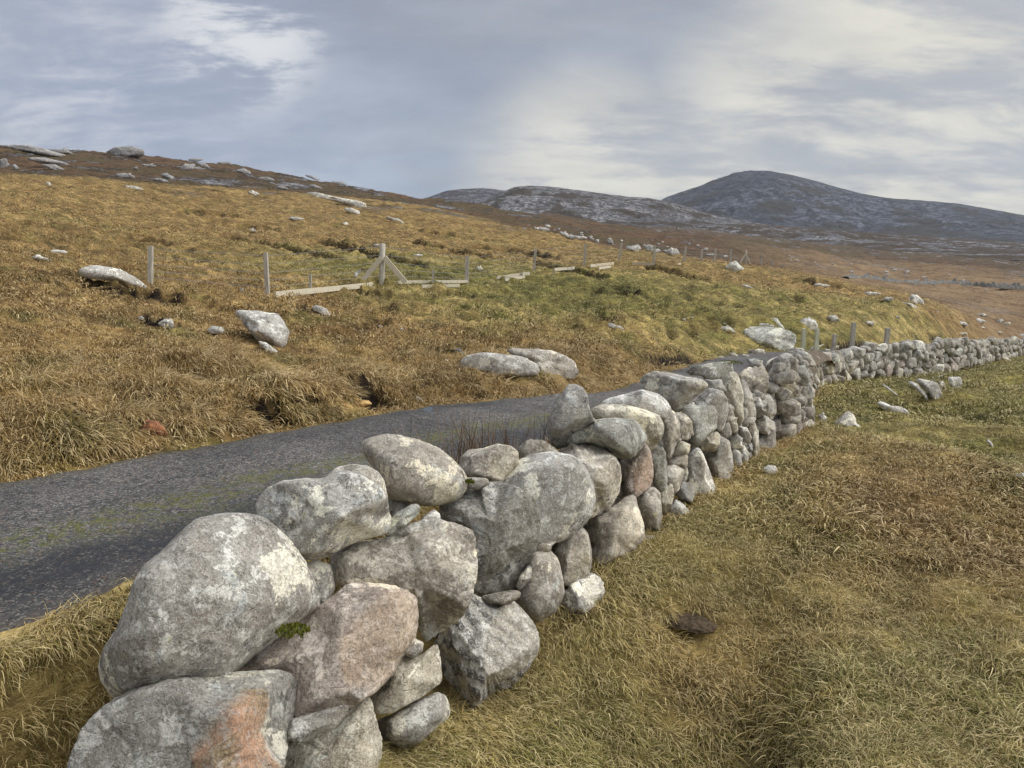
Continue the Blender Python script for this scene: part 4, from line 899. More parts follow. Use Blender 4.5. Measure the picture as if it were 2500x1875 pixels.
# ------------------------------------------------------------------ loose rocks and boulders on the land
ROCK_ID = [0]; EXCL = []
def egg(cu, cv, w, h, seed, flat=.35):
    rs = np.random.default_rng(seed); P = []
    ph = rs.uniform(0, 6.28, 4)
    for k in range(16):
        a = 2*math.pi*k/16; q = 1 + .13*math.sin(2*a+ph[0]) + .09*math.sin(3*a+ph[1]) + .06*math.sin(5*a+ph[2])
        x = math.cos(a)*w/2*q; y = -math.sin(a)*h/2*q
        if y > 0: y *= 1.25
        P.append((cu+x, cv+y))
    return P
def rock(kc, pts, label, tint=MID, cat='boulder', name='boulder', group=None, kind='b', ridge=None, mat=None, band=.0, basev=None, dist=None, thick=.8, rough=.07, iron=0.):
    P = crop(kc, pts); ROCK_ID[0] += 1; seed = 700+ROCK_ID[0]
    cu, cv = centroid(P); A = np.array(P); wpx = np.ptp(A[:, 0]); hpx = np.ptp(A[:, 1]); vb = A[:, 1].max()
    ub = float(np.mean(A[A[:, 1] > vb-hpx*.3, 0]))
    H = hit(ub, vb-hpx*.12 if basev is None else basev, True) if dist is None else None
    r = math.hypot(H[0], H[1]) if dist is None else dist
    d = ray(cu, cv); rh = math.hypot(d[0], d[1]); wm = wpx/F*r; hm = hpx/F*r
    dep = thick*.5*min(wm, 1.6*hm+.1)
    C = d/rh*(r+dep*.5)
    low = [(a, b + (hpx*.10 if b > cv+hpx*.2 else 0)) for a, b in P]
    vd = unit(C); nf = unit(np.array([.45, -.85, .25]) + np.random.default_rng(seed).normal(size=3)*.15); nt = unit(np.array([-.1, -.2, 1.]) + np.random.default_rng(seed+1).normal(size=3)*.12)
    R = C - vd*dep*.75 + np.array([0, 0, hm*.18])
    if ridge: q = crop(kc, [ridge])[0]; q = ray(*q); R = q*((np.linalg.norm(C)-dep*.7)/np.linalg.norm(q))
    sz = .5*math.sqrt(wm*hm); planes = [(nf, max(nf@(R-C), .4*sz)), (nt, max(nt@(R-C), .35*sz))] if kind == 'b' else [(nf, dep)]
    lvl = 5 if wpx*hpx > 6000 else 4 if wpx*hpx > 700 else 3 if wpx*hpx > 60 else 2
    V, Fa, fresh = stone_shape(lvl, C, planes, 5.0 if kind == 'b' else 3, 7, low, None, dep*1.1, 3.2 if kind == 'b' else 2.4, rough, seed, .85)
    if r < 26: EXCL.append((C[0]-vd[0]*(.35*dep), C[1]-vd[1]*(.35*dep), .42*wm+.05, .5*dep+.10))
    ob = mesh_obj(name, V, Fa, mat or M_ROCK, None, tuple(C)); fattr(ob, 'fresh', fresh*.2 if not iron else np.clip(fresh+.6, 0, 1))
    j = 1+np.random.default_rng(seed).normal()*.05; ob.color = (tint[0]*j, tint[1]*j, tint[2]*j, band); ob['iron'] = float(iron)
    tag(ob, label, cat, group); return ob
# left hillside
rock('L', [(462,290),(475,262),(530,240),(600,240),(720,262),(790,300),(850,335),(900,370),(945,400),(900,402),(820,375),(740,345),(640,330),(520,318)], 'long pale grey boulder lying over a dark peat hollow on the left hillside', WHITE, thick=.5, basev=706)
rock('L', [(1405,510),(1450,508),(1560,518),(1670,532),(1700,570),(1738,640),(1720,690),(1680,740),(1600,735),(1560,690),(1480,620),(1435,560)], 'speckled angular boulder with a pointed right corner jutting from the hillside', WHITE, ridge=(1600,600))
rock('L', [(1545,690),(1600,705),(1660,750),(1695,782),(1620,765),(1560,720)], 'thin pale ledge of rock under the pointed speckled boulder', WHITE, thick=.6)
rock('L', [(945,590),(985,562),(1030,562),(1045,590),(1040,620),(970,615)], 'small grey stone at the edge of a peat scar below the long pale boulder', MID, 'rock', 'rock')
rock('L', [(830,550),(850,544),(868,560),(858,572),(835,565)], 'tiny white stone left of the peat scar', WHITE, 'rock', 'rock')
rock('L', [(1248,630),(1270,602),(1330,610),(1365,645),(1330,655),(1270,645)], 'low flat grey stone sunk in tan grass left of the speckled boulder', MID, 'rock', 'rock')
rock('L', [(1865,492),(1900,478),(1960,500),(2000,545),(1950,540),(1890,515)], 'grey wedge of rock on the slope below the near timber rail', MID, 'rock', 'rock')
rock('L', [(285,150),(330,146),(400,152),(410,168),(350,172),(295,162)], 'flat white slab in the grass above the left end of the fence', WHITE, 'rock', 'rock')
rock('L', [(190,190),(230,180),(290,200),(285,215),(220,208)], 'flat pale stone just below the white slab on the far left', WHITE, 'rock', 'rock')
rock('M', [(885,960),(900,905),(960,870),(1060,855),(1200,872),(1300,880),(1360,905),(1400,925),(1435,970),(1420,1005),(1330,1012),(1150,1005),(1000,1000),(900,990)], 'long low grey boulder in the road side grass, left of its brown neighbour', WHITE, ridge=(1150,890), basev=929)
rock('M', [(1185,860),(1220,832),(1330,830),(1420,835),(1520,845),(1610,880),(1670,920),(1695,980),(1660,1020),(1560,1020),(1440,1000),(1400,925),(1300,890)], 'brown lichened boulder leaning behind the long low grey one', BRN, ridge=(1440,880), basev=926, thick=.9)
rock('M', [(1880,675),(1925,665),(1985,690),(1930,700)], 'pale stone below the collapsed peat bank at mid slope', WHITE, 'rock', 'rock')
rock('M', [(480,700),(505,692),(525,704),(500,712)], 'small white stone beside the stream channel', WHITE, 'rock', 'rock')
rock('M', [(335,680),(355,672),(370,685),(350,694)], 'tiny white stone left of the one beside the stream channel', WHITE, 'rock', 'rock')
# russet and yellow stones by the road
IR = mat_flat('iron_stained_rock', (.25, .105, .048), .8, .3, 14, .75, .012)
YR = mat_flat('ochre_rock', (.50, .33, .13), .8, .3, 12, .4, .01)
rock('L', [(840,1225),(865,1180),(880,1165),(950,1175),(990,1215),(1018,1250),(975,1268),(900,1262),(850,1245)], 'rust-orange rock at the edge of the road', MID, 'rock', 'rock', mat=IR, rough=.12)
rock('L', [(2020,1075),(2050,1058),(2110,1075),(2125,1100),(2070,1095)], 'long ochre stone in the roadside ditch', MID, 'rock', 'rock', mat=YR)
rock('L', [(2120,1070),(2160,1045),(2212,1050),(2235,1075),(2170,1090)], 'largest ochre stone in the roadside ditch', MID, 'rock', 'rock', mat=YR)
rock('L', [(2120,1050),(2140,1032),(2165,1045),(2150,1062)], 'small ochre stone on top of the ditch stones', MID, 'rock', 'rock', mat=YR)
rock('L', [(1880,1055),(1905,1043),(1925,1060),(1900,1070)], 'pale pebble in the dark roadside ditch', WHITE, 'rock', 'rock')
rock('M', [(590,1165),(610,1155),(660,1190),(650,1205),(620,1190)], 'thin tan stone on the verge above the puddle', CRM, 'rock', 'rock')
rock('M', [(745,1178),(770,1168),(795,1185),(770,1192)], 'flat grey stone on the verge right of the tan one', MID, 'rock', 'rock')
rock('M', [(1570,950),(1590,960),(1600,950)], 'dark stone', DRK, 'rock', 'rock') if False else None
# rocks beyond the bend
rock('K', [(250,285),(300,270),(440,268),(560,275),(640,300),(675,330),(668,370),(650,415),(560,428),(470,400),(380,385),(320,350)], 'largest broad grey boulder across the road, dark under its right end', GRN, ridge=(560,340), basev=848)
rock('K', [(450,215),(500,205),(550,215),(590,270),(600,285),(520,280),(480,250)], 'boulder perched behind the largest broad one across the road', GRN, basev=800)
rock('K', [(362,262),(390,246),(470,246),(500,270),(440,275)], 'low slab of rock on the left shoulder of the broad boulder', MID, 'rock', 'rock', basev=799)
rock('K', [(150,300),(170,275),(210,260),(238,280),(230,300)], 'grey stone left of the broad boulder across the road', MID, 'rock', 'rock')
rock('K', [(690,245),(710,215),(760,210),(805,225),(818,260),(810,290),(780,303),(730,290),(695,272)], 'rounded grey boulder seen just above the two green-tinged posts', WHITE)
rock('K', [(890,205),(910,190),(945,195),(963,225),(935,242),(905,232)], 'small angular grey rock right of the rounded boulder above the posts', MID, 'rock', 'rock')
rock('K', [(1145,240),(1165,230),(1195,242),(1190,262),(1165,255)], 'white-flecked stone on the slope above the tallest grey post', WHITE, 'rock', 'rock')
rock('K', [(1340,205),(1355,195),(1375,205),(1355,215)], 'small white stone at mid slope above the rubble wall', WHITE, 'rock', 'rock')
rock('K', [(1430,80),(1450,52),(1490,55),(1530,90),(1540,118),(1490,122),(1440,105)], 'upright rounded grey boulder on the skyline of the near slope', MID)
rock('K', [(1350,115),(1400,103),(1460,115),(1510,158),(1450,145),(1390,128)], 'flat sloping boulder in front of the rounded skyline one', MID)
rock('K', [(1128,45),(1160,33),(1220,42),(1205,58),(1150,58)], 'low pale boulder right of the long peat scar', WHITE, 'rock', 'rock')
rock('K', [(1260,82),(1285,68),(1318,78),(1310,98),(1275,98)], 'dark-footed stone in a small peat hollow', MID, 'rock', 'rock')
rock('K', [(1862,230),(1900,212),(1945,228),(1930,250),(1880,248)], 'rounded stone above the flat topped end of the rubble wall', MID, 'rock', 'rock')
rock('K', [(1745,245),(1770,232),(1812,240),(1815,262),(1770,258)], 'pale stone left of the rounded one above the wall', WHITE, 'rock', 'rock')
rock('K', [(1905,190),(1935,178),(1965,192),(1940,203)], 'small white stone near the edge of the russet moor', WHITE, 'rock', 'rock')
rock('K', [(2025,232),(2050,218),(2075,232),(2055,248)], 'speckled stone at the right edge of the near slope', WHITE, 'rock', 'rock')
rock('K', [(2165,340),(2190,318),(2240,322),(2260,350),(2200,352)], 'grey boulder behind the wall at the right edge', MID, 'rock', 'rock')
rock('R', [(600,600),(625,575),(660,572),(690,600),(712,630),(650,628),(610,620)], 'grey-green boulder below the distant braced strainer post', GRN)
rock('R', [(690,700),(715,696),(740,712),(725,716)], 'white stone on the slope below the grey-green boulder', WHITE, 'rock', 'rock')
rock('R', [(1090,695),(1110,688),(1142,700),(1138,712),(1100,708)], 'white stone lying in the long peat scar', WHITE, 'rock', 'rock')
# pasture rocks
rock('E', [(865,1290),(920,1230),(1000,1150),(1060,1138),(1110,1160),(1150,1230),(1185,1335),(1120,1345),(980,1335),(880,1315)], 'cone-shaped grey rock beyond the end of the near wall', MID, ridge=(1020,1200), thick=1)
rock('E', [(1440,1010),(1480,985),(1560,1010),(1640,1055),(1740,1060),(1830,1090),(1895,1140),(1860,1168),(1700,1175),(1600,1168),(1540,1110),(1480,1060)], 'low white slab in the hollow, widest at its right end', WHITE, thick=.6)
rock('E', [(1480,760),(1520,755),(1620,820),(1750,910),(1745,940),(1650,880),(1550,800)], 'thin white sliver of rock on the bank below the rubble wall', WHITE, 'rock', 'rock', thick=.9)
rock('G', [(540,940),(580,905),(660,925),(800,950),(880,985),(930,1090),(955,1210),(915,1270),(830,1230),(760,1170),(700,1100),(600,1000)], 'large smooth leaning slab below the rubble wall', MID, ridge=(720,1000), thick=.6)
rock('G', [(405,955),(450,942),(560,985),(620,1060),(700,1110),(740,1180),(765,1270),(700,1230),(610,1150),(520,1070)], 'white-flecked slab propped against the left side of the leaning slab', WHITE, thick=.6)
rock('G', [(893,965),(930,945),(975,980),(1020,1080),(1005,1110),(960,1100),(920,1030)], 'small cream pointed stone between the leaning slab and the square white one', CRM, 'rock', 'rock')
rock('G', [(1040,890),(1120,885),(1210,885),(1250,920),(1255,1000),(1220,1078),(1130,1070),(1060,1010),(1045,940)], 'squarish white rock right of the leaning slab', WHITE)
rock('G', [(885,885),(915,862),(965,862),(960,890),(910,905)], 'small grey stone at the wall foot above the leaning slab', MID, 'rock', 'rock')
rock('G', [(785,892),(810,888),(843,935),(820,932)], 'tiny yellow-white stone at the wall foot', CRM, 'rock', 'rock')
rock('K', [(1958,1035),(1975,1030),(2002,1065),(1998,1092),(1975,1065)], 'pale stone low in the green bank at the right', WHITE, 'rock', 'rock')
rock('K', [(2105,1280),(2150,1262),(2230,1255),(2270,1275),(2200,1300),(2130,1295)], 'white rock in the turf at the right edge of the pasture', WHITE, 'rock', 'rock', thick=.6)
rock('C', [(1555,950),(1590,925),(1640,935),(1663,970),(1620,990),(1575,985)], 'pale fallen stone in the grass just off the wall foot', WHITE, 'rock', 'rock')
rock('D', [(2070,1480),(2140,1455),(2185,1500),(2170,1580),(2080,1570)], 'small pale stone at the far foot of the near wall', WHITE, 'rock', 'rock')
rock('G', [(1675,590),(1740,560),(1800,548),(1815,562),(1760,585),(1690,600)], 'cream sliver of stone leaning against the far wall, left of a pair', CRM, 'rock', 'rock')
rock('G', [(1810,560),(1850,552),(1950,590),(2030,640),(1980,645),(1880,605)], 'cream sliver of stone leaning against the far wall, right of a pair', CRM, 'rock', 'rock')
# outcrops of the dark hill (left skyline)
HL = [((0,60),(120,62),(190,75),(240,90),(340,118),(330,125),(200,110),(110,95),(0,80)), ((110,118),(200,118),(290,140),(310,158),(230,152),(150,135)), ((180,148),(250,150),(300,175),(240,178)), ((250,85),(290,78),(310,95),(270,100)),
      ((485,90),(520,72),(590,66),(650,85),(645,110),(560,120),(500,112)), ((0,128),(20,125),(40,150),(30,165),(0,165)), ((50,158),(65,148),(85,165),(75,175)), ((820,165),(830,145),(862,152),(868,175),(830,178)), ((845,128),(880,120),(912,130),(880,138)),
      ((890,145),(920,143),(945,165),(915,165)), ((1065,180),(1095,165),(1130,190),(1100,200)), ((722,195),(750,188),(790,212),(760,220)), ((525,195),(560,188),(610,205),(560,212)), ((690,215),(720,210),(760,228),(730,230)), ((1165,212),(1205,205),(1240,222),(1200,224)),
      ((1395,245),(1415,240),(1440,255),(1410,257)), ((1240,250),(1270,246),(1305,265),(1270,264)), ((640,150),(670,148),(700,158),(660,162)), ((1375,200),(1400,198),(1445,220),(1410,215)), ((600,165),(612,158),(620,172),(605,174)), ((1490,228),(1530,226),(1550,240),(1510,238)), ((980,140),(1020,138),(1040,150),(1000,150))]
HN = ['broad sloping outcrop at the far left of the skyline', 'ragged outcrop below the skyline at far left', 'small outcrop stepping down the dark hill at far left', 'little knob of rock on the dark skyline', 'pale craggy outcrop crowning the dark skyline', 'boulder cut by the left edge of the view on the hill', 'pointed white stone beside the boulder at the left edge', 'blocky grey crag midway along the dark hill', 'flat outcrop close under the dark skyline', 'wedge of rock right of the blocky grey crag', 'lone pale crag right of centre on the dark hill', 'pale slab at the foot of the dark hill', 'dark banded outcrop low on the dark hill', 'long white slab at the foot of the dark hill']
HN2 = ['grey slab where the dark hill meets the golden slope, just above the long slanting slab', 'flat outcrop low on the dark hill left of the long slanting slab', 'tiny outcrop between two larger crags below the skyline', 'right-hand thin outcrop high on the dark hill', 'small upright stone left of the blocky grey crag', 'last small outcrop toward the right end of the dark hill', 'thin outcrop on the skyline edge at mid hill', 'outcrop at the far end of the dark hill']
for k, P in enumerate(HL):
    rock('H', list(P), HN[k] if k < len(HN) else HN2[k-len(HN)], (.64, .64, .68), 'outcrop', 'rock_outcrop', 'outcrops on the dark hill', thick=.8, rough=.12)
rock('H', [(1340,268),(1400,268),(1480,290),(1580,308),(1680,330),(1730,352),(1690,358),(1600,335),(1500,315),(1400,292)], 'long pale rock slab slanting down the golden hillside', WHITE, 'outcrop', 'rock_outcrop', thick=.35)
for k, (P, lb) in enumerate([(((1545,352),(1580,345),(1612,358),(1618,374),(1570,368)), 'grey boulder pair below the long pale slab'), (((1120,278),(1135,264),(1160,282),(1150,292)), 'pointed grey stone on the golden hill below the skyline'), (((1295,392),(1330,385),(1370,395),(1330,404)), 'low flat grey stone on the green part of the hillside'),
      (((1545,415),(1560,409),(1570,420),(1555,427)), 'small dark rounded stone on the open hillside'), (((1120,440),(1140,438),(1155,452),(1140,454)), 'small white stone above the old cultivation ridges'), (((565,248),(600,245),(650,262),(610,268)), 'flat grey stones at the brow of the golden hill'),
      (((1725,385),(1770,390),(1815,405),(1780,408)), 'thin pale stone right below the long slab'), (((1850,560),(1880,552),(1905,560),(1880,568)), 'pale stone behind the strainer post'), (((1675,512),(1700,507),(1712,516),(1690,521)), 'white stone just left of the strainer post top'), (((205,232),(222,230),(232,245),(218,246)), 'small tan stone on the left brow')]):
    rock('H', list(P), lb, MID, 'rock', 'rock', rough=.1)
# row of stones behind the fence on the brow
BN = ['leftmost tiny stone of the row along the brow', 'flat pale boulder second from the left on the brow', 'flat pale boulder third from the left on the brow', 'low stone left of the big sloping white one on the brow', 'sloping white boulder in the left half of the brow row', 'lone small stone above the sloping white brow boulder',
 'small round stone right of the sloping white brow boulder', 'tall rounded boulder standing alone near the middle of the brow row', 'broad domed boulder right of the fence post at mid brow', 'domed boulder behind the fence post in the brow row', 'low stone at the foot of the second domed brow boulder', 'small stone between the domed and the wedge boulders on the brow', 'wedge-shaped boulder with a long right slope, on the brow', 'flat slab right of the wedge boulder, between two posts', 'rightmost flat stone of the brow row']
for k, (cu, cv, w, h) in enumerate([(1305,556,8,4),(1328,560,26,7),(1375,570,22,7),(1390,577,18,7),(1410,580,24,8),(1442,579,10,7),(1458,588,10,7),(1489,588,16,12),(1545,606,32,14),(1585,605,26,15),(1600,612,22,10),(1625,613,10,7),(1642,614,32,14),(1732,622,26,5),(1770,626,14,4)]):
    rock('N', egg(cu, cv, w, h, 50+k), BN[k], (.85, .85, .85), 'boulder', 'boulder', 'boulders along the brow behind the fence')
# scattered small stones
def moor_label(u, v, w):
    a = ['left end', 'left part', 'middle', 'right part', 'right end'][min(4, int((u-1250)/250))]
    h = 'high' if v < np.interp(u, [1200, 1500, 1900, 2480], [538, 586, 630, 708]) else 'low'
    return ('larger ' if w > 8 else 'tiny ')+'pale stone '+h+' on the '+a+' of the brown moor beyond the fence'
rs = np.random.default_rng(11)
for k in range(52):
    u = rs.uniform(1250, 2480); base = np.interp(u, [1200, 1500, 1900, 2480], [530, 575, 618, 690]); v = base + abs(rs.normal())*22
    if v > np.interp(u, [1200, 1500, 1900, 2200, 2480], [552, 600, 640, 705, 790]): continue
    w = rs.uniform(4, 12); rock('N', egg(u, v, w, w*rs.uniform(.3, .55), 200+k), moor_label(u, v, w), (1.0, .98, 1.0), 'rock', 'rock', 'stones on the brown moor')
TN = ['tiny stone just left above the pair of roadside boulders', 'tiny stone above the right end of the brown roadside boulder', 'small stone in green turf halfway to the collapsed bank', 'small stone near the left of the broad boulder', 'tiny stone right above the left shoulder slab', 'tiny stone right of the rounded boulder above the posts', 'small stone up the slope from the tallest post', 'second small stone up the slope from the tallest post', 'pale stone just over the rubble wall near its stepped top', 'small stone above the stepped top of the rubble wall', 'small stone near the right end above the rubble wall', 'small stone behind the two greenish posts', 'long pale slab in the gravel under the broad boulder', 'flat stone in the gravel by the road, left group', 'small stone in the gravel by the road, left edge', 'small stone in the gravel under the left end of the broad boulder', 'pale slab in the gravel behind the greenish posts', 'small slab in the gravel by the short grey post', 'pale stone beyond the rails at mid fence', 'tiny stone below the rail near the strainer', 'small stone near the far right of the near slope', 'small stone below the skyline boulder on the near slope', 'tiny stone in turf left of the broad boulder', 'tiny stone higher left of the broad boulder']
for k, (u, v, w) in enumerate([(1090,880,9),(1360,905,8),(1560,810,10),(1770,790,12),(1830,800,8),(2110,775,8),(2140,790,7),(2350,815,16),(2400,800,9),(2440,812,12),(2020,855,12),(1850,858,30),(1790,866,18),(1760,872,12),(1820,868,14),(1990,850,22),(2040,848,14),(1170,655,14),(1010,690,8),(2460,790,14),(2290,762,8),(1690,775,8),(1670,780,9)]):
    rock('N', egg(u, v, w, w*.45, 400+k), TN[k], CRM, 'rock', 'rock', 'small stones in the turf above the road')

# ------------------------------------------------------------------ timber
def box_between(A, B, wx, wy, taper=1.0, side=None):
    A = np.array(A, float); B = np.array(B, float); t = unit(B-A); s = unit(np.cross(t, side if side is not None else (0, 1, 0))); q = np.cross(s, t); V = []
    nseg = 4
    for i in range(nseg+1):
        c = A+(B-A)*i/nseg; k = 1+(taper-1)*i/nseg
        for a, b in ((-1, -1), (1, -1), (1, 1), (-1, 1)): V.append(c + s*a*wx/2*k*(1+rng.normal()*.03) + q*b*wy/2*k*(1+rng.normal()*.03))
    Fa = [(3, 2, 1, 0)]
    for i in range(nseg):
        for j in range(4): Fa.append((4*i+j, 4*i+(j+1) % 4, 4*i+4+(j+1) % 4, 4*i+4+j))
    Fa.append(tuple(4*nseg+j for j in range(4))); return np.array(V), np.array(Fa)
def cyl(A, B, r, n=10, taper=1.0):
    A = np.array(A, float); B = np.array(B, float); t = unit(B-A); s = unit(np.cross(t, (0, 1, 0.01))); q = np.cross(s, t); V = []; Fa = []
    for i, c in ((0, A), (1, B)):
        k = taper if i else 1
        for j in range(n): a = 2*math.pi*j/n; V.append(c + (s*math.cos(a)+q*math.sin(a))*r*k*(1+.03*math.sin(3*a)))
    V.append(B + t*r*.15)
    for j in range(n): Fa.append((j, (j+1) % n, n+(j+1) % n, n+j)); Fa.append((n+j, n+(j+1) % n, 2*n, 2*n))
    return np.array(V), [tuple(dict.fromkeys(f)) for f in Fa]
def on_ray(u, v, y): d = ray(u, v); return d*(y/d[1])
# the fence on the hillside
fence = empty('fence', tuple(hit(930, 685)), 'post and wire fence crossing the hillside with braced strainers and low pale rails', 'fence')
POSTS = [((367, 690), (368, 601)), ((653, 717), (648, 616)), ((1139, 690), (1141, 625)), ((1303, 660), (1308, 607)), ((1426, 647), (1430, 595)), ((1511, 636), (1518, 592)), ((1596, 644), (1598, 598)), ((1669, 639), (1675, 601)), ((1712, 636), (1714, 608)), ((1744, 637), (1747, 607)), ((1783, 638), (1785, 609)), ((1857, 645), (1859, 623)), ((1884, 648), (1886, 636)), ((1912, 652), (1913, 645))]
tops = []
for (bu, bv), (tu, tv) in POSTS:
    B = hit(bu, bv, True); D = B[1]; T = on_ray(tu, tv, B[1]); w = .11 if bu < 700 else .15 if bu < 1700 else .19
    A = B - (T-B)*.15; V, Fa = box_between(A, T, w, w, .95); child('post', V, Fa, M_WOOD, fence, False); tops.append((bu, B, T))
def strainer(b, t, w, legs):
    B = hit(*b, True); T = on_ray(t[0], t[1], B[1]); V, Fa = cyl(B-(T-B)*.12, T, w/2, 12, .95); child('strainer_post', V, Fa, M_WOOD, fence, True)
    for (au, av), (fu, fv) in legs:
        P0 = on_ray(au, av, B[1]-w*.5); P1 = on_ray(fu, fv, B[1]-w*.5); V, Fa = box_between(P0, P1, .18, .09); child('strut', V, Fa, M_NEWWOOD, fence, False)
    tops.append((b[0], B, T))
strainer((932, 686), (934, 595), .21, [((931, 630), (872, 700)), ((938, 628), (990, 690))])
strainer((1821, 642), (1822, 610), .20, [((1820, 621), (1806, 643)), ((1822, 621), (1833, 645))])
for (bu, bv), (tu, tv) in [((757, 708), (758, 669)), ((1057, 690), (1058, 658)), ((1274, 682), (1275, 663)), ((1232, 684), (1233, 674)), ((1353, 668), (1353, 657)), ((1394, 660), (1395, 650)), ((590, 713), (590, 703))]:
    B = hit(bu, bv, True); T = on_ray(tu, tv, B[1]); V, Fa = box_between(B-(T-B)*.2, T, .07, .07); child('stake', V, Fa, M_WOOD, fence, False)
for (a, b, h) in [((672, 719), (910, 695), .17), ((970, 689), (1141, 687), .12), ((1030, 699), (1122, 697), .12), ((1213, 678), (1293, 667), .15), ((1233, 683), (1281, 676), .13), ((1353, 658), (1402, 654), .17), ((1441, 649), (1498, 643), .17), ((1462, 655), (1491, 651), .14), ((1543, 643), (1597, 645), .15), ((1655, 644), (1662, 644), .12)]:
    ha, hb = hit(a[0], a[1]+5, True), hit(b[0], b[1]+5, True); y0, y1 = ha[1]-.1, hb[1]-.1
    if abs(y0-y1) > 9: y1 = y0
    A = on_ray(a[0], a[1], y0); Bq = on_ray(b[0], b[1], y1); V, Fa = box_between(A, Bq, h*.95, .05, 1, unit(np.cross(Bq-A, (0, 0, 1)))); child('rail', V, Fa, M_NEWWOOD, fence, False)
tops.sort(key=lambda q: q[0])
for k in range(len(tops)-1):
    (u0, B0, T0), (u1, B1, T1) = tops[k], tops[k+1]
    if u1 > 1800: break
    Vs, Fs, o = [], [], 0
    for fr in (.92, .70, .50, .32, .15):
        A = B0+(T0-B0)*fr; Bq = B1+(T1-B1)*fr; V, Fa = cyl(A, Bq, .0045, 4); Fa = [f for f in Fa if len(f) == 4][:4]
        Vs.append(V); Fs += [tuple(i+o for i in f) for f in Fa]; o += len(V)
    child('wire', np.vstack(Vs), np.array(Fs), M_WIRE, fence, False)
# scrap of white plastic sheet caught on the strut of the strainer
def scrap():
    B = on_ray(890, 668, hit(900, 700)[1]-.35); n = 9; V = []
    for i in range(n):
        for j in range(n):
            x, y = i/(n-1)-.5, j/(n-1)-.5; V.append(B+np.array([-.25, 0, 0])+.42*np.array([x*.55+.1*y, .12*math.sin(7*x+3*y)+.08*math.sin(9*y), y*.5*(1-.5*abs(x))+.45*x+.04*math.sin(11*x)]))
    idx = np.arange(n*n).reshape(n, n); Fa = np.stack([idx[:-1, :-1], idx[1:, :-1], idx[1:, 1:], idx[:-1, 1:]], -1).reshape(-1, 4)
    V = np.array(V); c = V.mean(0); o = mesh_obj('plastic_scrap', V-c, Fa, mat_flat('white_plastic', (.78, .78, .72), .5, .4), None, tuple(c)); tag(o, 'scrap of white plastic caught on the near fence brace', 'litter')
    sm = o.modifiers.new('thickness', 'SOLIDIFY'); sm.thickness = .006
scrap()
# five posts at the bend of the wall
for (b, t, w, mt, lb) in [((1960, 866), (1963, 802), .13, M_GREENWOOD, 'pale green-tinged post at the wall bend, leftmost of five'), ((1991, 862), (1996, 803), .13, M_GREENWOOD, 'pale green-tinged post with a bright edge, second of five at the wall bend'),
                          ((2034, 862), (2038, 816), .12, M_WOOD, 'shortest grey post behind the earth-capped wall'), ((2078, 864), (2085, 787), .13, M_WOOD, 'tallest grey weathered post rising behind the wall'), ((2161, 858), (2168, 801), .13, M_WOOD, 'grey post leaning right, rightmost of five at the wall bend')]:
    d = ray(*b); a = math.atan2(d[0], d[1])
    # stands just behind the wall: find where the sight line passes 0.75 m behind the face
    rsn = np.linspace(9, 40, 600); sd_, ss_ = wall_sd(np.sin(a)*rsn, np.cos(a)*rsn); k = np.where((sd_ > -1.0) & (sd_ < -.55) & (rsn > 15))[0]; r = rsn[k[len(k)//2]] if len(k) else 22
    y = r*math.cos(a); T = on_ray(t[0], t[1], y); B = on_ray(b[0], b[1], y); G = B + (B-T)*(1.0/np.linalg.norm(B-T))*.75
    W = w*.70*math.hypot(*ray(*b)[:2])*r/22
    V, Fa = box_between(G, T, W, W, .97); c = np.array([G[0], G[1], G[2]]); o = mesh_obj('fence_post', V-c, Fa, mt, None, tuple(c), False); tag(o, lb, 'post', 'posts at the bend of the wall')

# ------------------------------------------------------------------ small things: dung, puddles, rushes, distant wall
def dung():
    c = hit(1683, 1538, True); d, Fa = ico(4); V = d*np.array([.19, .12, .045]); V[:, 2] = np.maximum(V[:, 2], -.01); V += .012*np.stack([pn3(d*3), pn3(d*3+9), pn3(d*5+5)], 1)
    a = math.radians(-22); V = np.stack([V[:, 0]*math.cos(a)-V[:, 1]*math.sin(a), V[:, 0]*math.sin(a)+V[:, 1]*math.cos(a), V[:, 2]], 1)
    o = mesh_obj('cow_dung', V, Fa, mat_flat('dried_dung', (.085, .062, .040), .95, .1, 30, .5, .01), None, tuple(c+np.array([0, 0, .05]))); tag(o, 'dried brown dung pat in the pasture grass near the wall', 'dung')
dung()
mw = bpy.data.materials.new('water'); mw.use_nodes = True; b = mw.node_tree.nodes['Principled BSDF']; b.inputs['Base Color'].default_value = (.03, .03, .03, 1); b.inputs['Roughness'].default_value = .08
def puddle(kc, pts, lift):
    P = [hit(*q, True) for q in crop(kc, pts)]; z = np.mean([p[2] for p in P]) + lift; c = np.mean(P, 0); V = [(p[0]-c[0], p[1]-c[1], 0) for p in P]
    o = mesh_obj('puddle', V, [tuple(range(len(V)))], mw, None, (c[0], c[1], z)); tag(o, None, None, None, 'structure')
puddle('M', [(640,1262),(660,1253),(700,1250),(715,1258),(690,1268)], .03); puddle('M', [(565,1100),(620,1085),(700,1078),(690,1098),(620,1112),(580,1112)], .05); puddle('M', [(775,845),(830,838),(890,860),(935,880),(880,880),(810,865)], .05)

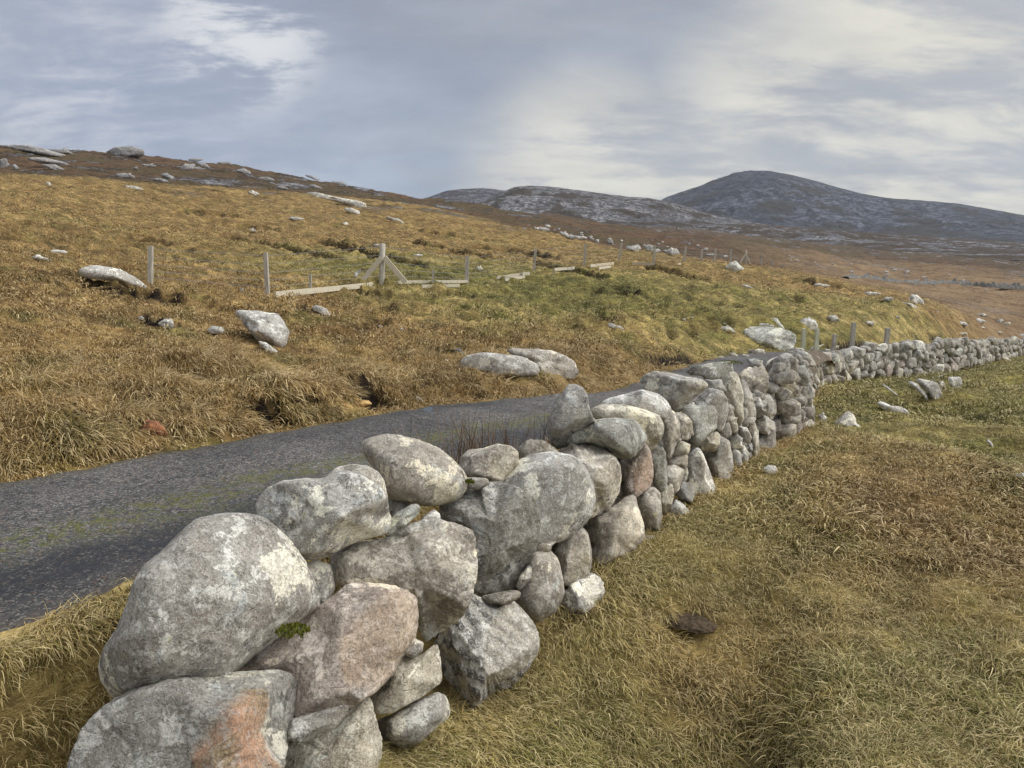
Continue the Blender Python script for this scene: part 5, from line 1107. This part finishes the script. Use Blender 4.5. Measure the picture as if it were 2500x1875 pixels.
def ribbons(roots, dirs, lens, wids, bend, nseg=4):
    """flat curved stems -> verts, faces, along"""
    V, Fa, al = [], [], []; o = 0
    for R, Dd, L, w, bd in zip(roots, dirs, lens, wids, bend):
        p = np.array(R, float); t = unit(Dd); side = unit(np.cross(t, (0, 0, 1))+1e-4); hz = np.array([bd[0], bd[1], 0])
        for i in range(nseg+1):
            k = i/nseg; ww = w*(1-k)**.6/2+w*.06
            V += [p-side*ww, p+side*ww]; al += [k, k]
            if i < nseg: Fa.append((o+2*i, o+2*i+1, o+2*i+3, o+2*i+2))
            p = p + t*L/nseg; t = unit(t + hz*(1.3/nseg) - np.array([0, 0, bd[2]/nseg]))
        o += 2*(nseg+1)
    return np.array(V), np.array(Fa), np.array(al)
def rushes():
    rs = np.random.default_rng(3); c = plane_point(1215, 1100, 1.05); c = np.array([c[0], c[1], float(ground(c[0], c[1])[0])]); n = 260
    top = plane_point(1215, 1000, 1.05)[2]; H = top-c[2]
    roots = c + np.stack([rs.normal(size=n)*.26-.08, rs.normal(size=n)*.14, np.zeros(n)], 1); dirs = np.stack([rs.normal(size=n)*.38-.08, rs.normal(size=n)*.25, np.ones(n)], 1)
    V, Fa, al = ribbons(roots, dirs, rs.uniform(.55, 1.12, n)*H, np.full(n, .0075), np.stack([rs.normal(size=n)*.2, rs.normal(size=n)*.2, rs.uniform(0, .3, n)], 1), 5)
    e = empty('rush_clump', tuple(c), 'clump of thin brown rushes on the verge behind the wall', 'plant')
    child('stem', V, Fa, mat_flat('rush_stems', (.165, .105, .060), .7, .2, 5, .5), e)
    roots = c + np.stack([rs.normal(size=170)*.15+.05, rs.normal(size=170)*.12, np.zeros(170)], 1)
    V, Fa, al = ribbons(roots, np.stack([rs.normal(size=170)*.5, rs.normal(size=170)*.4, np.ones(170)], 1), rs.uniform(.35, .7, 170)*H, np.full(170, .007), np.stack([rs.normal(size=170)*.4, rs.normal(size=170)*.4, rs.uniform(.1, .8, 170)], 1), 4)
    child('grass_blades', V, Fa, mat_flat('rush_base_grass', (.30, .26, .09), .7, .2, 5, .4), e)
rushes()
def distant_wall():
    px = [(2065,681),(2120,684),(2180,689),(2240,691),(2300,690),(2360,692),(2420,697),(2480,700),(2560,704)]; P = catmull([hit(u, v+2) for u, v in px], 14); V = []; rs = np.random.default_rng(9)
    m = len(P); ring = [(-.7, -.3), (-.5, .5), (-.2, .75), (.3, .7), (.5, .4), (.7, -.3)]
    for i in range(m):
        d = P[min(i+1, m-1)]-P[max(i-1, 0)]; d = unit(d[:2]); n = np.array([d[1], -d[0]]); q = 1+.35*rs.normal()
        for a, h in ring: V.append((P[i][0]+n[0]*a, P[i][1]+n[1]*a, P[i][2]+h*max(q, .4)))
    k = len(ring); idx = np.arange(m*k).reshape(m, k); Fa = np.stack([idx[:-1, :-1], idx[:-1, 1:], idx[1:, 1:], idx[1:, :-1]], -1).reshape(-1, 4)
    V = np.array(V); c = V.mean(0); o = mesh_obj('field_wall', V-c, Fa, M_ROCK, None, tuple(c), False); o.color = (.34, .34, .34, 0); fattr(o, 'fresh', np.zeros(len(V))); o['iron'] = 0.0
    tag(o, 'distant grey field wall strung across the russet moor', 'stone wall')
distant_wall()

# ------------------------------------------------------------------ mountains
def mat_mountain(name, s, grey, veg, amount):
    m, t, b = new_mat(name); P = t.node('ShaderNodeNewGeometry').outputs['Position']
    Q = t.mapping(P, scale=(1, 1, 2.2)); w = t.vmath('ADD', Q, t.vmath('MULTIPLY', t.noise(Q, s*2, 5, out=1), (.25/s, .25/s, .25/s)))
    n1 = t.noise(w, s*1.7, 12, .64); n2 = t.noise(w, s*11, 9, .72); n3 = t.noise(t.mapping(P, scale=(2.2, 2.2, .35)), s*5, 12, .74); n0 = t.noise(P, s*.9, 6, .6)
    rock_ = t.mix(t.ramp(n2, .42, .58), tuple(g*.34 for g in grey), tuple(g*1.5 for g in grey)); rock_ = t.mix(t.ramp(n3, .40, .54, .85, 0), rock_, tuple(g*.22 for g in grey))
    rock_ = t.mix(t.ramp(n0, .56, .44, 0, .6), rock_, tuple(g*.38 for g in grey))
    c = t.mix(t.ramp(n1, amount-.03, amount+.04), rock_, veg)
    t.l.new(c, b.inputs['Base Color']); bump(t, b, t.math('ADD', t.math('MULTIPLY', n2, .5), t.math('ADD', n1, t.math('MULTIPLY', n3, .6))), .16/s, 1.0); return m
def mountain(name, sky, rr_, rf_, foot, mat, label, amp, seed, nr=170):
    """sky: skyline points in the picture; the body is a real ridge at distance rr_ with its foot at rf_"""
    P = np.array(sky, float); u = np.linspace(P[0, 0], P[-1, 0], 380); v = np.interp(u, P[:, 0], P[:, 1]); k = np.ones(5)/5; v = np.convolve(np.pad(v, 2, mode='edge'), k, 'valid')
    az = np.array([math.atan2(*ray(a, b)[:2]) for a, b in zip(u, v)]); el = np.array([ray(a, b)[2]/math.hypot(*ray(a, b)[:2]) for a, b in zip(u, v)])
    zr = el*rr_; fe = np.array([ray(a, foot)[2]/math.hypot(*ray(a, foot)[:2]) for a in u]); zf = np.minimum(fe*rf_, zr) - 4
    T = np.concatenate([np.linspace(0, 1, nr), 1+np.linspace(0, .5, 30)[1:]]); A, TT = np.meshgrid(az, T, indexing='ij'); R = rf_+(rr_-rf_)*TT
    prof = np.where(TT <= 1, 1-(1-np.clip(TT, 0, 1))**1.45, 1-((TT-1)/.5)**1.5*1.1)
    x = np.sin(A)*R; y = np.cos(A)*R; Z = zf[:, None]+(zr-zf)[:, None]*prof
    q = 7.0/rr_
    rid = (1-np.abs(fbm2(x*q*2+seed, y*q*2, 4, .55)))-.6; n = .5*fbm2(x*q+seed, y*q, 5, .55)+rid*.7+.35*np.abs(fbm2(x*q*6+seed, y*q*6, 4, .6))
    env = np.clip(TT, 0, 1)**.4*(1-.97*np.exp(-((TT-1)/.30)**2)); Z = Z + amp*n*env*np.clip((zr-zf)[:, None]/(np.max(zr-zf)), .15, 1)
    # strata benches
    Z = Z + amp*.12*np.sin(Z/amp*5+2*pn2(x*q*3, y*q*3))*env
    V = np.stack([x, y, Z], -1).reshape(-1, 3); N, M = len(az), len(T); idx = np.arange(N*M).reshape(N, M); Fa = np.stack([idx[:-1, :-1], idx[1:, :-1], idx[1:, 1:], idx[:-1, 1:]], -1).reshape(-1, 4)[:, ::-1]
    c = V.mean(0); o = mesh_obj(name, V-c, Fa, mat, None, tuple(c)); tag(o, label, None, None, 'structure')
MM1 = mat_mountain('grey_mountain', .0042, (.185, .195, .235), (.085, .078, .060), .55)
MM2 = mat_mountain('grey_hill', .011, (.36, .345, .345), (.095, .070, .045), .53)
MM3 = mat_mountain('dark_hill', .006, (.22, .205, .215), (.075, .055, .050), .50)
MM4 = mat_mountain('rocky_apron', .016, (.34, .33, .34), (.105, .072, .042), .46)
mountain('mountain', [(1560,520),(1600,497),(1630,481),(1690,462),(1750,440),(1800,424),(1838,418),(1880,419),(1930,428),(1990,443),(2050,460),(2100,473),(2180,486),(2280,494),(2340,498),(2400,508),(2500,527),(2650,560),(2850,590)], 2600, 1500, 610, MM1, 'tall rounded grey mountain on the right skyline', 30, 3, 240)
mountain('dark_hill', [(990,500),(1030,488),(1060,478),(1090,468),(1130,463),(1170,461),(1200,462),(1230,466),(1300,480),(1400,500)], 2300, 1500, 560, MM3, 'dark hill far behind at centre', 14, 8)
mountain('rocky_hill', [(1130,515),(1165,500),(1200,484),(1230,468),(1255,458),(1285,455),(1330,457),(1400,464),(1470,474),(1530,482),(1580,484),(1640,494),(1700,512),(1760,530),(1850,545),(1950,560),(2100,585)], 1450, 900, 590, MM2, 'pale rocky hill below the mountain', 16, 5, 220)
mountain('rocky_apron', [(1640,560),(1740,545),(1850,548),(1950,556),(2050,562),(2150,570),(2260,577),(2380,585),(2500,592),(2650,600),(2850,612)], 1350, 700, 622, MM4, 'rock-strewn lower slopes in front of the mountain', 10, 12)

# ------------------------------------------------------------------ grass
def proto(name, n, rad, L, w, droop, seed, nseg=4, wind=.5):
    rs = np.random.default_rng(seed); a = rs.uniform(0, 6.28, n); rr_ = rad*np.sqrt(rs.random(n)); roots = np.stack([np.cos(a)*rr_, np.sin(a)*rr_, np.full(n, -.01)], 1)
    dirs = np.stack([np.cos(a)*.45+rs.normal(size=n)*.35+wind, np.sin(a)*.45+rs.normal(size=n)*.35, rs.uniform(.5, 1.2, n)], 1)
    V, Fa, al = ribbons(roots, dirs, L*rs.uniform(.55, 1.25, n), w*rs.uniform(.7, 1.3, n), np.stack([np.cos(a)*.4+wind+rs.normal(size=n)*.35, np.sin(a)*.4+rs.normal(size=n)*.4, droop*rs.uniform(.4, 1.7, n)], 1), nseg)
    me = bpy.data.meshes.new(name); me.from_pydata(V.tolist(), [], Fa.tolist()); me.materials.append(M_GRASS)
    at = me.attributes.new('along', 'FLOAT', 'POINT'); at.data.foreach_set('value', al.astype(np.float32))
    sh = np.repeat(rs.random(n), 2*(nseg+1)); at = me.attributes.new('shade', 'FLOAT', 'POINT'); at.data.foreach_set('value', sh.astype(np.float32))
    return bpy.data.objects.new(name, me)
def scatter(name, label, P, rot, scl, idx, brown, protos):
    me = bpy.data.meshes.new(name); me.vertices.add(len(P)); me.vertices.foreach_set('co', P.astype(np.float32).ravel())
    for nm, ty, val in (('rot', 'FLOAT_VECTOR', rot), ('scl', 'FLOAT_VECTOR', scl), ('idx', 'INT', idx), ('brown', 'FLOAT', brown), ('pick', 'FLOAT', rng.random(len(P)))):
        a = me.attributes.new(nm, ty, 'POINT'); a.data.foreach_set('vector' if ty == 'FLOAT_VECTOR' else 'value', np.asarray(val, np.int32 if ty == 'INT' else np.float32).ravel())
    o = bpy.data.objects.new(name, me); COL.objects.link(o)
    g = bpy.data.node_groups.new(name, 'GeometryNodeTree'); g.interface.new_socket('Geometry', in_out='INPUT', socket_type='NodeSocketGeometry'); g.interface.new_socket('Geometry', in_out='OUTPUT', socket_type='NodeSocketGeometry')
    N, Lk = g.nodes, g.links; gi = N.new('NodeGroupInput'); go = N.new('NodeGroupOutput'); ip = N.new('GeometryNodeInstanceOnPoints'); j = N.new('GeometryNodeJoinGeometry')
    for pr in protos:
        q = N.new('GeometryNodeObjectInfo'); q.inputs['Object'].default_value = pr; q.inputs['As Instance'].default_value = True; Lk.new(q.outputs['Geometry'], j.inputs[0])
    def na(nm, ty):
        q = N.new('GeometryNodeInputNamedAttribute'); q.data_type = ty; q.inputs['Name'].default_value = nm; return q.outputs['Attribute']
    Lk.new(gi.outputs[0], ip.inputs['Points']); Lk.new(j.outputs[0], ip.inputs['Instance']); ip.inputs['Pick Instance'].default_value = True
    Lk.new(na('idx', 'INT'), ip.inputs['Instance Index']); Lk.new(na('rot', 'FLOAT_VECTOR'), ip.inputs['Rotation']); Lk.new(na('scl', 'FLOAT_VECTOR'), ip.inputs['Scale']); Lk.new(ip.outputs[0], go.inputs[0])
    md = o.modifiers.new('tufts', 'NODES'); md.node_group = g
    tag(o, label, 'grass', None, 'stuff'); return o
DUNG = hit(1683, 1538, True)
def grass():
    sets = [  # r range, count, blades, radius, length, width, droop
        ('a', 1.6, 7, 21000, 20, .085, .118, .0042, 2.5), ('b', 6.5, 17, 15000, 18, .14, .100, .0080, 2.4), ('c', 16, 46, 15000, 15, .26, .11, .018, 2.6), ('d', 44, 110, 12000, 11, .55, .12, .045, 2.8)]
    for side in ('left', 'right'):
        for key, r0, r1, cnt, nb, rad, L, w, dr in sets + [('e', 5.5, 19, 13000, 28, .12, .20, .0058, 1.9)]:
            if side == 'right' and key in 'de': continue
            az = rng.uniform(math.radians(-44), math.radians(58 if side == 'right' and key in 'ab' else 42), int(cnt*(1.9 if side == 'right' and key in 'ab' else 1.6))); r = np.exp(rng.uniform(math.log(r0), math.log(r1), len(az)))
            x, y = np.sin(az)*r, np.cos(az)*r; z, sd, ss, onroad, right, dark = ground(x, y, True, True)
            rf = np.interp(ss, *ROAD_F); rn = np.interp(ss, *ROAD_N)
            wig = .16*pn2(x*2, y*2) + .14*pn2(x*6, y*6)
            ok = (dark < .40+.12*pn2(x*3, y*3))
            if side == 'left': ok &= (sd < rf-.04+wig) | ((sd > rn+.08+wig*.6) & (sd < np.interp(ss, [1.0, 3.0], [-1.12, -.80]))); 
            else: ok &= (sd > np.where(ss < -.1, -1.35, -.30)) & (((x-DUNG[0])/.20)**2+((y-DUNG[1])/.16)**2 > 1)
            for ex, ey, ea, eb in EXCL: ok &= ((x-ex)/ea)**2+((y-ey)/eb)**2 > 1
            if side == 'left': ok &= ~((r > 20) & (az > math.radians(24)) & (sd > -1))
            ok &= r < crest(az)*1.02
            x, y, z, r, az, sd, rf = x[ok], y[ok], z[ok], r[ok], az[ok], sd[ok], rf[ok]; n = len(x)
            if key == 'e':                      # tall feathery tussocks on the bank above the road
                kk = (rng.random(len(x)) < np.exp(-(np.maximum(rf-sd-1.0, 0)/3.2)**2)*(.25+.9*(pn2(x*.8, y*.8) > -.15)))&(sd < 0)&(rf-sd > .25)
                x, y, z, r, az, sd, rf = x[kk], y[kk], z[kk], r[kk], az[kk], sd[kk], rf[kk]; n = len(x)
            bro = brownness(x, y, r, sd, az)
            lush = .72+.42*np.clip(fbm2(x*.9+40, y*.9, 3)*1.1+.3, 0, 1.2)
            if side == 'left': lush = lush*(1+.15*(r < 16))
            fl = 1.0
            heading = math.radians(-15)+.9*pn2(x*.5, y*.5)+rng.normal(size=n)*1.25 if side == 'right' else math.radians(-25)+.8*pn2(x*.4, y*.4)+rng.normal(size=n)*.6
            rot = np.stack([rng.normal(size=n)*.15, rng.normal(size=n)*.15, heading], 1); s = rng.uniform(.75, 1.3, n)*lush*fl
            scl = np.stack([s*1.1, s*1.1, s*(.85 if side == 'right' else 1.0)], 1)
            pr = [proto('tuft', nb, rad, L, w, dr, 31*k+ord(key), 4 if key in 'abe' else 3, .55 if side == 'left' else .35) for k in range(6)]
            nm = 'pasture_grass' if side == 'right' else 'hillside_grass'
            scatter(nm, {'left': 'russet and golden tussock grass of the hillside', 'right': 'matted golden green grass of the pasture'}[side], np.stack([x, y, z], 1), rot, scl, rng.integers(0, 6, n), bro, pr)
grass()

# ------------------------------------------------------------------ air
def haze():
    x0, x1, y0, y1, z0, z1 = -1600, 2600, -1300, 4200, -60, 520
    V = [(x, y, z) for z in (z0, z1) for y in (y0, y1) for x in (x0, x1)]; Fa = [(0, 2, 3, 1), (4, 5, 7, 6), (0, 1, 5, 4), (2, 6, 7, 3), (0, 4, 6, 2), (1, 3, 7, 5)]
    m = bpy.data.materials.new('haze'); m.use_nodes = True; n = m.node_tree.nodes; n.remove(n['Principled BSDF']); v = n.new('ShaderNodeVolumePrincipled')
    v.inputs['Color'].default_value = (.80, .88, 1, 1); v.inputs['Density'].default_value = .00009; m.node_tree.links.new(v.outputs[0], n['Material Output'].inputs['Volume'])
    o = mesh_obj('haze', V, np.array(Fa), m, None, (0, 0, 0), False); tag(o, None, None, None, 'stuff')
haze()
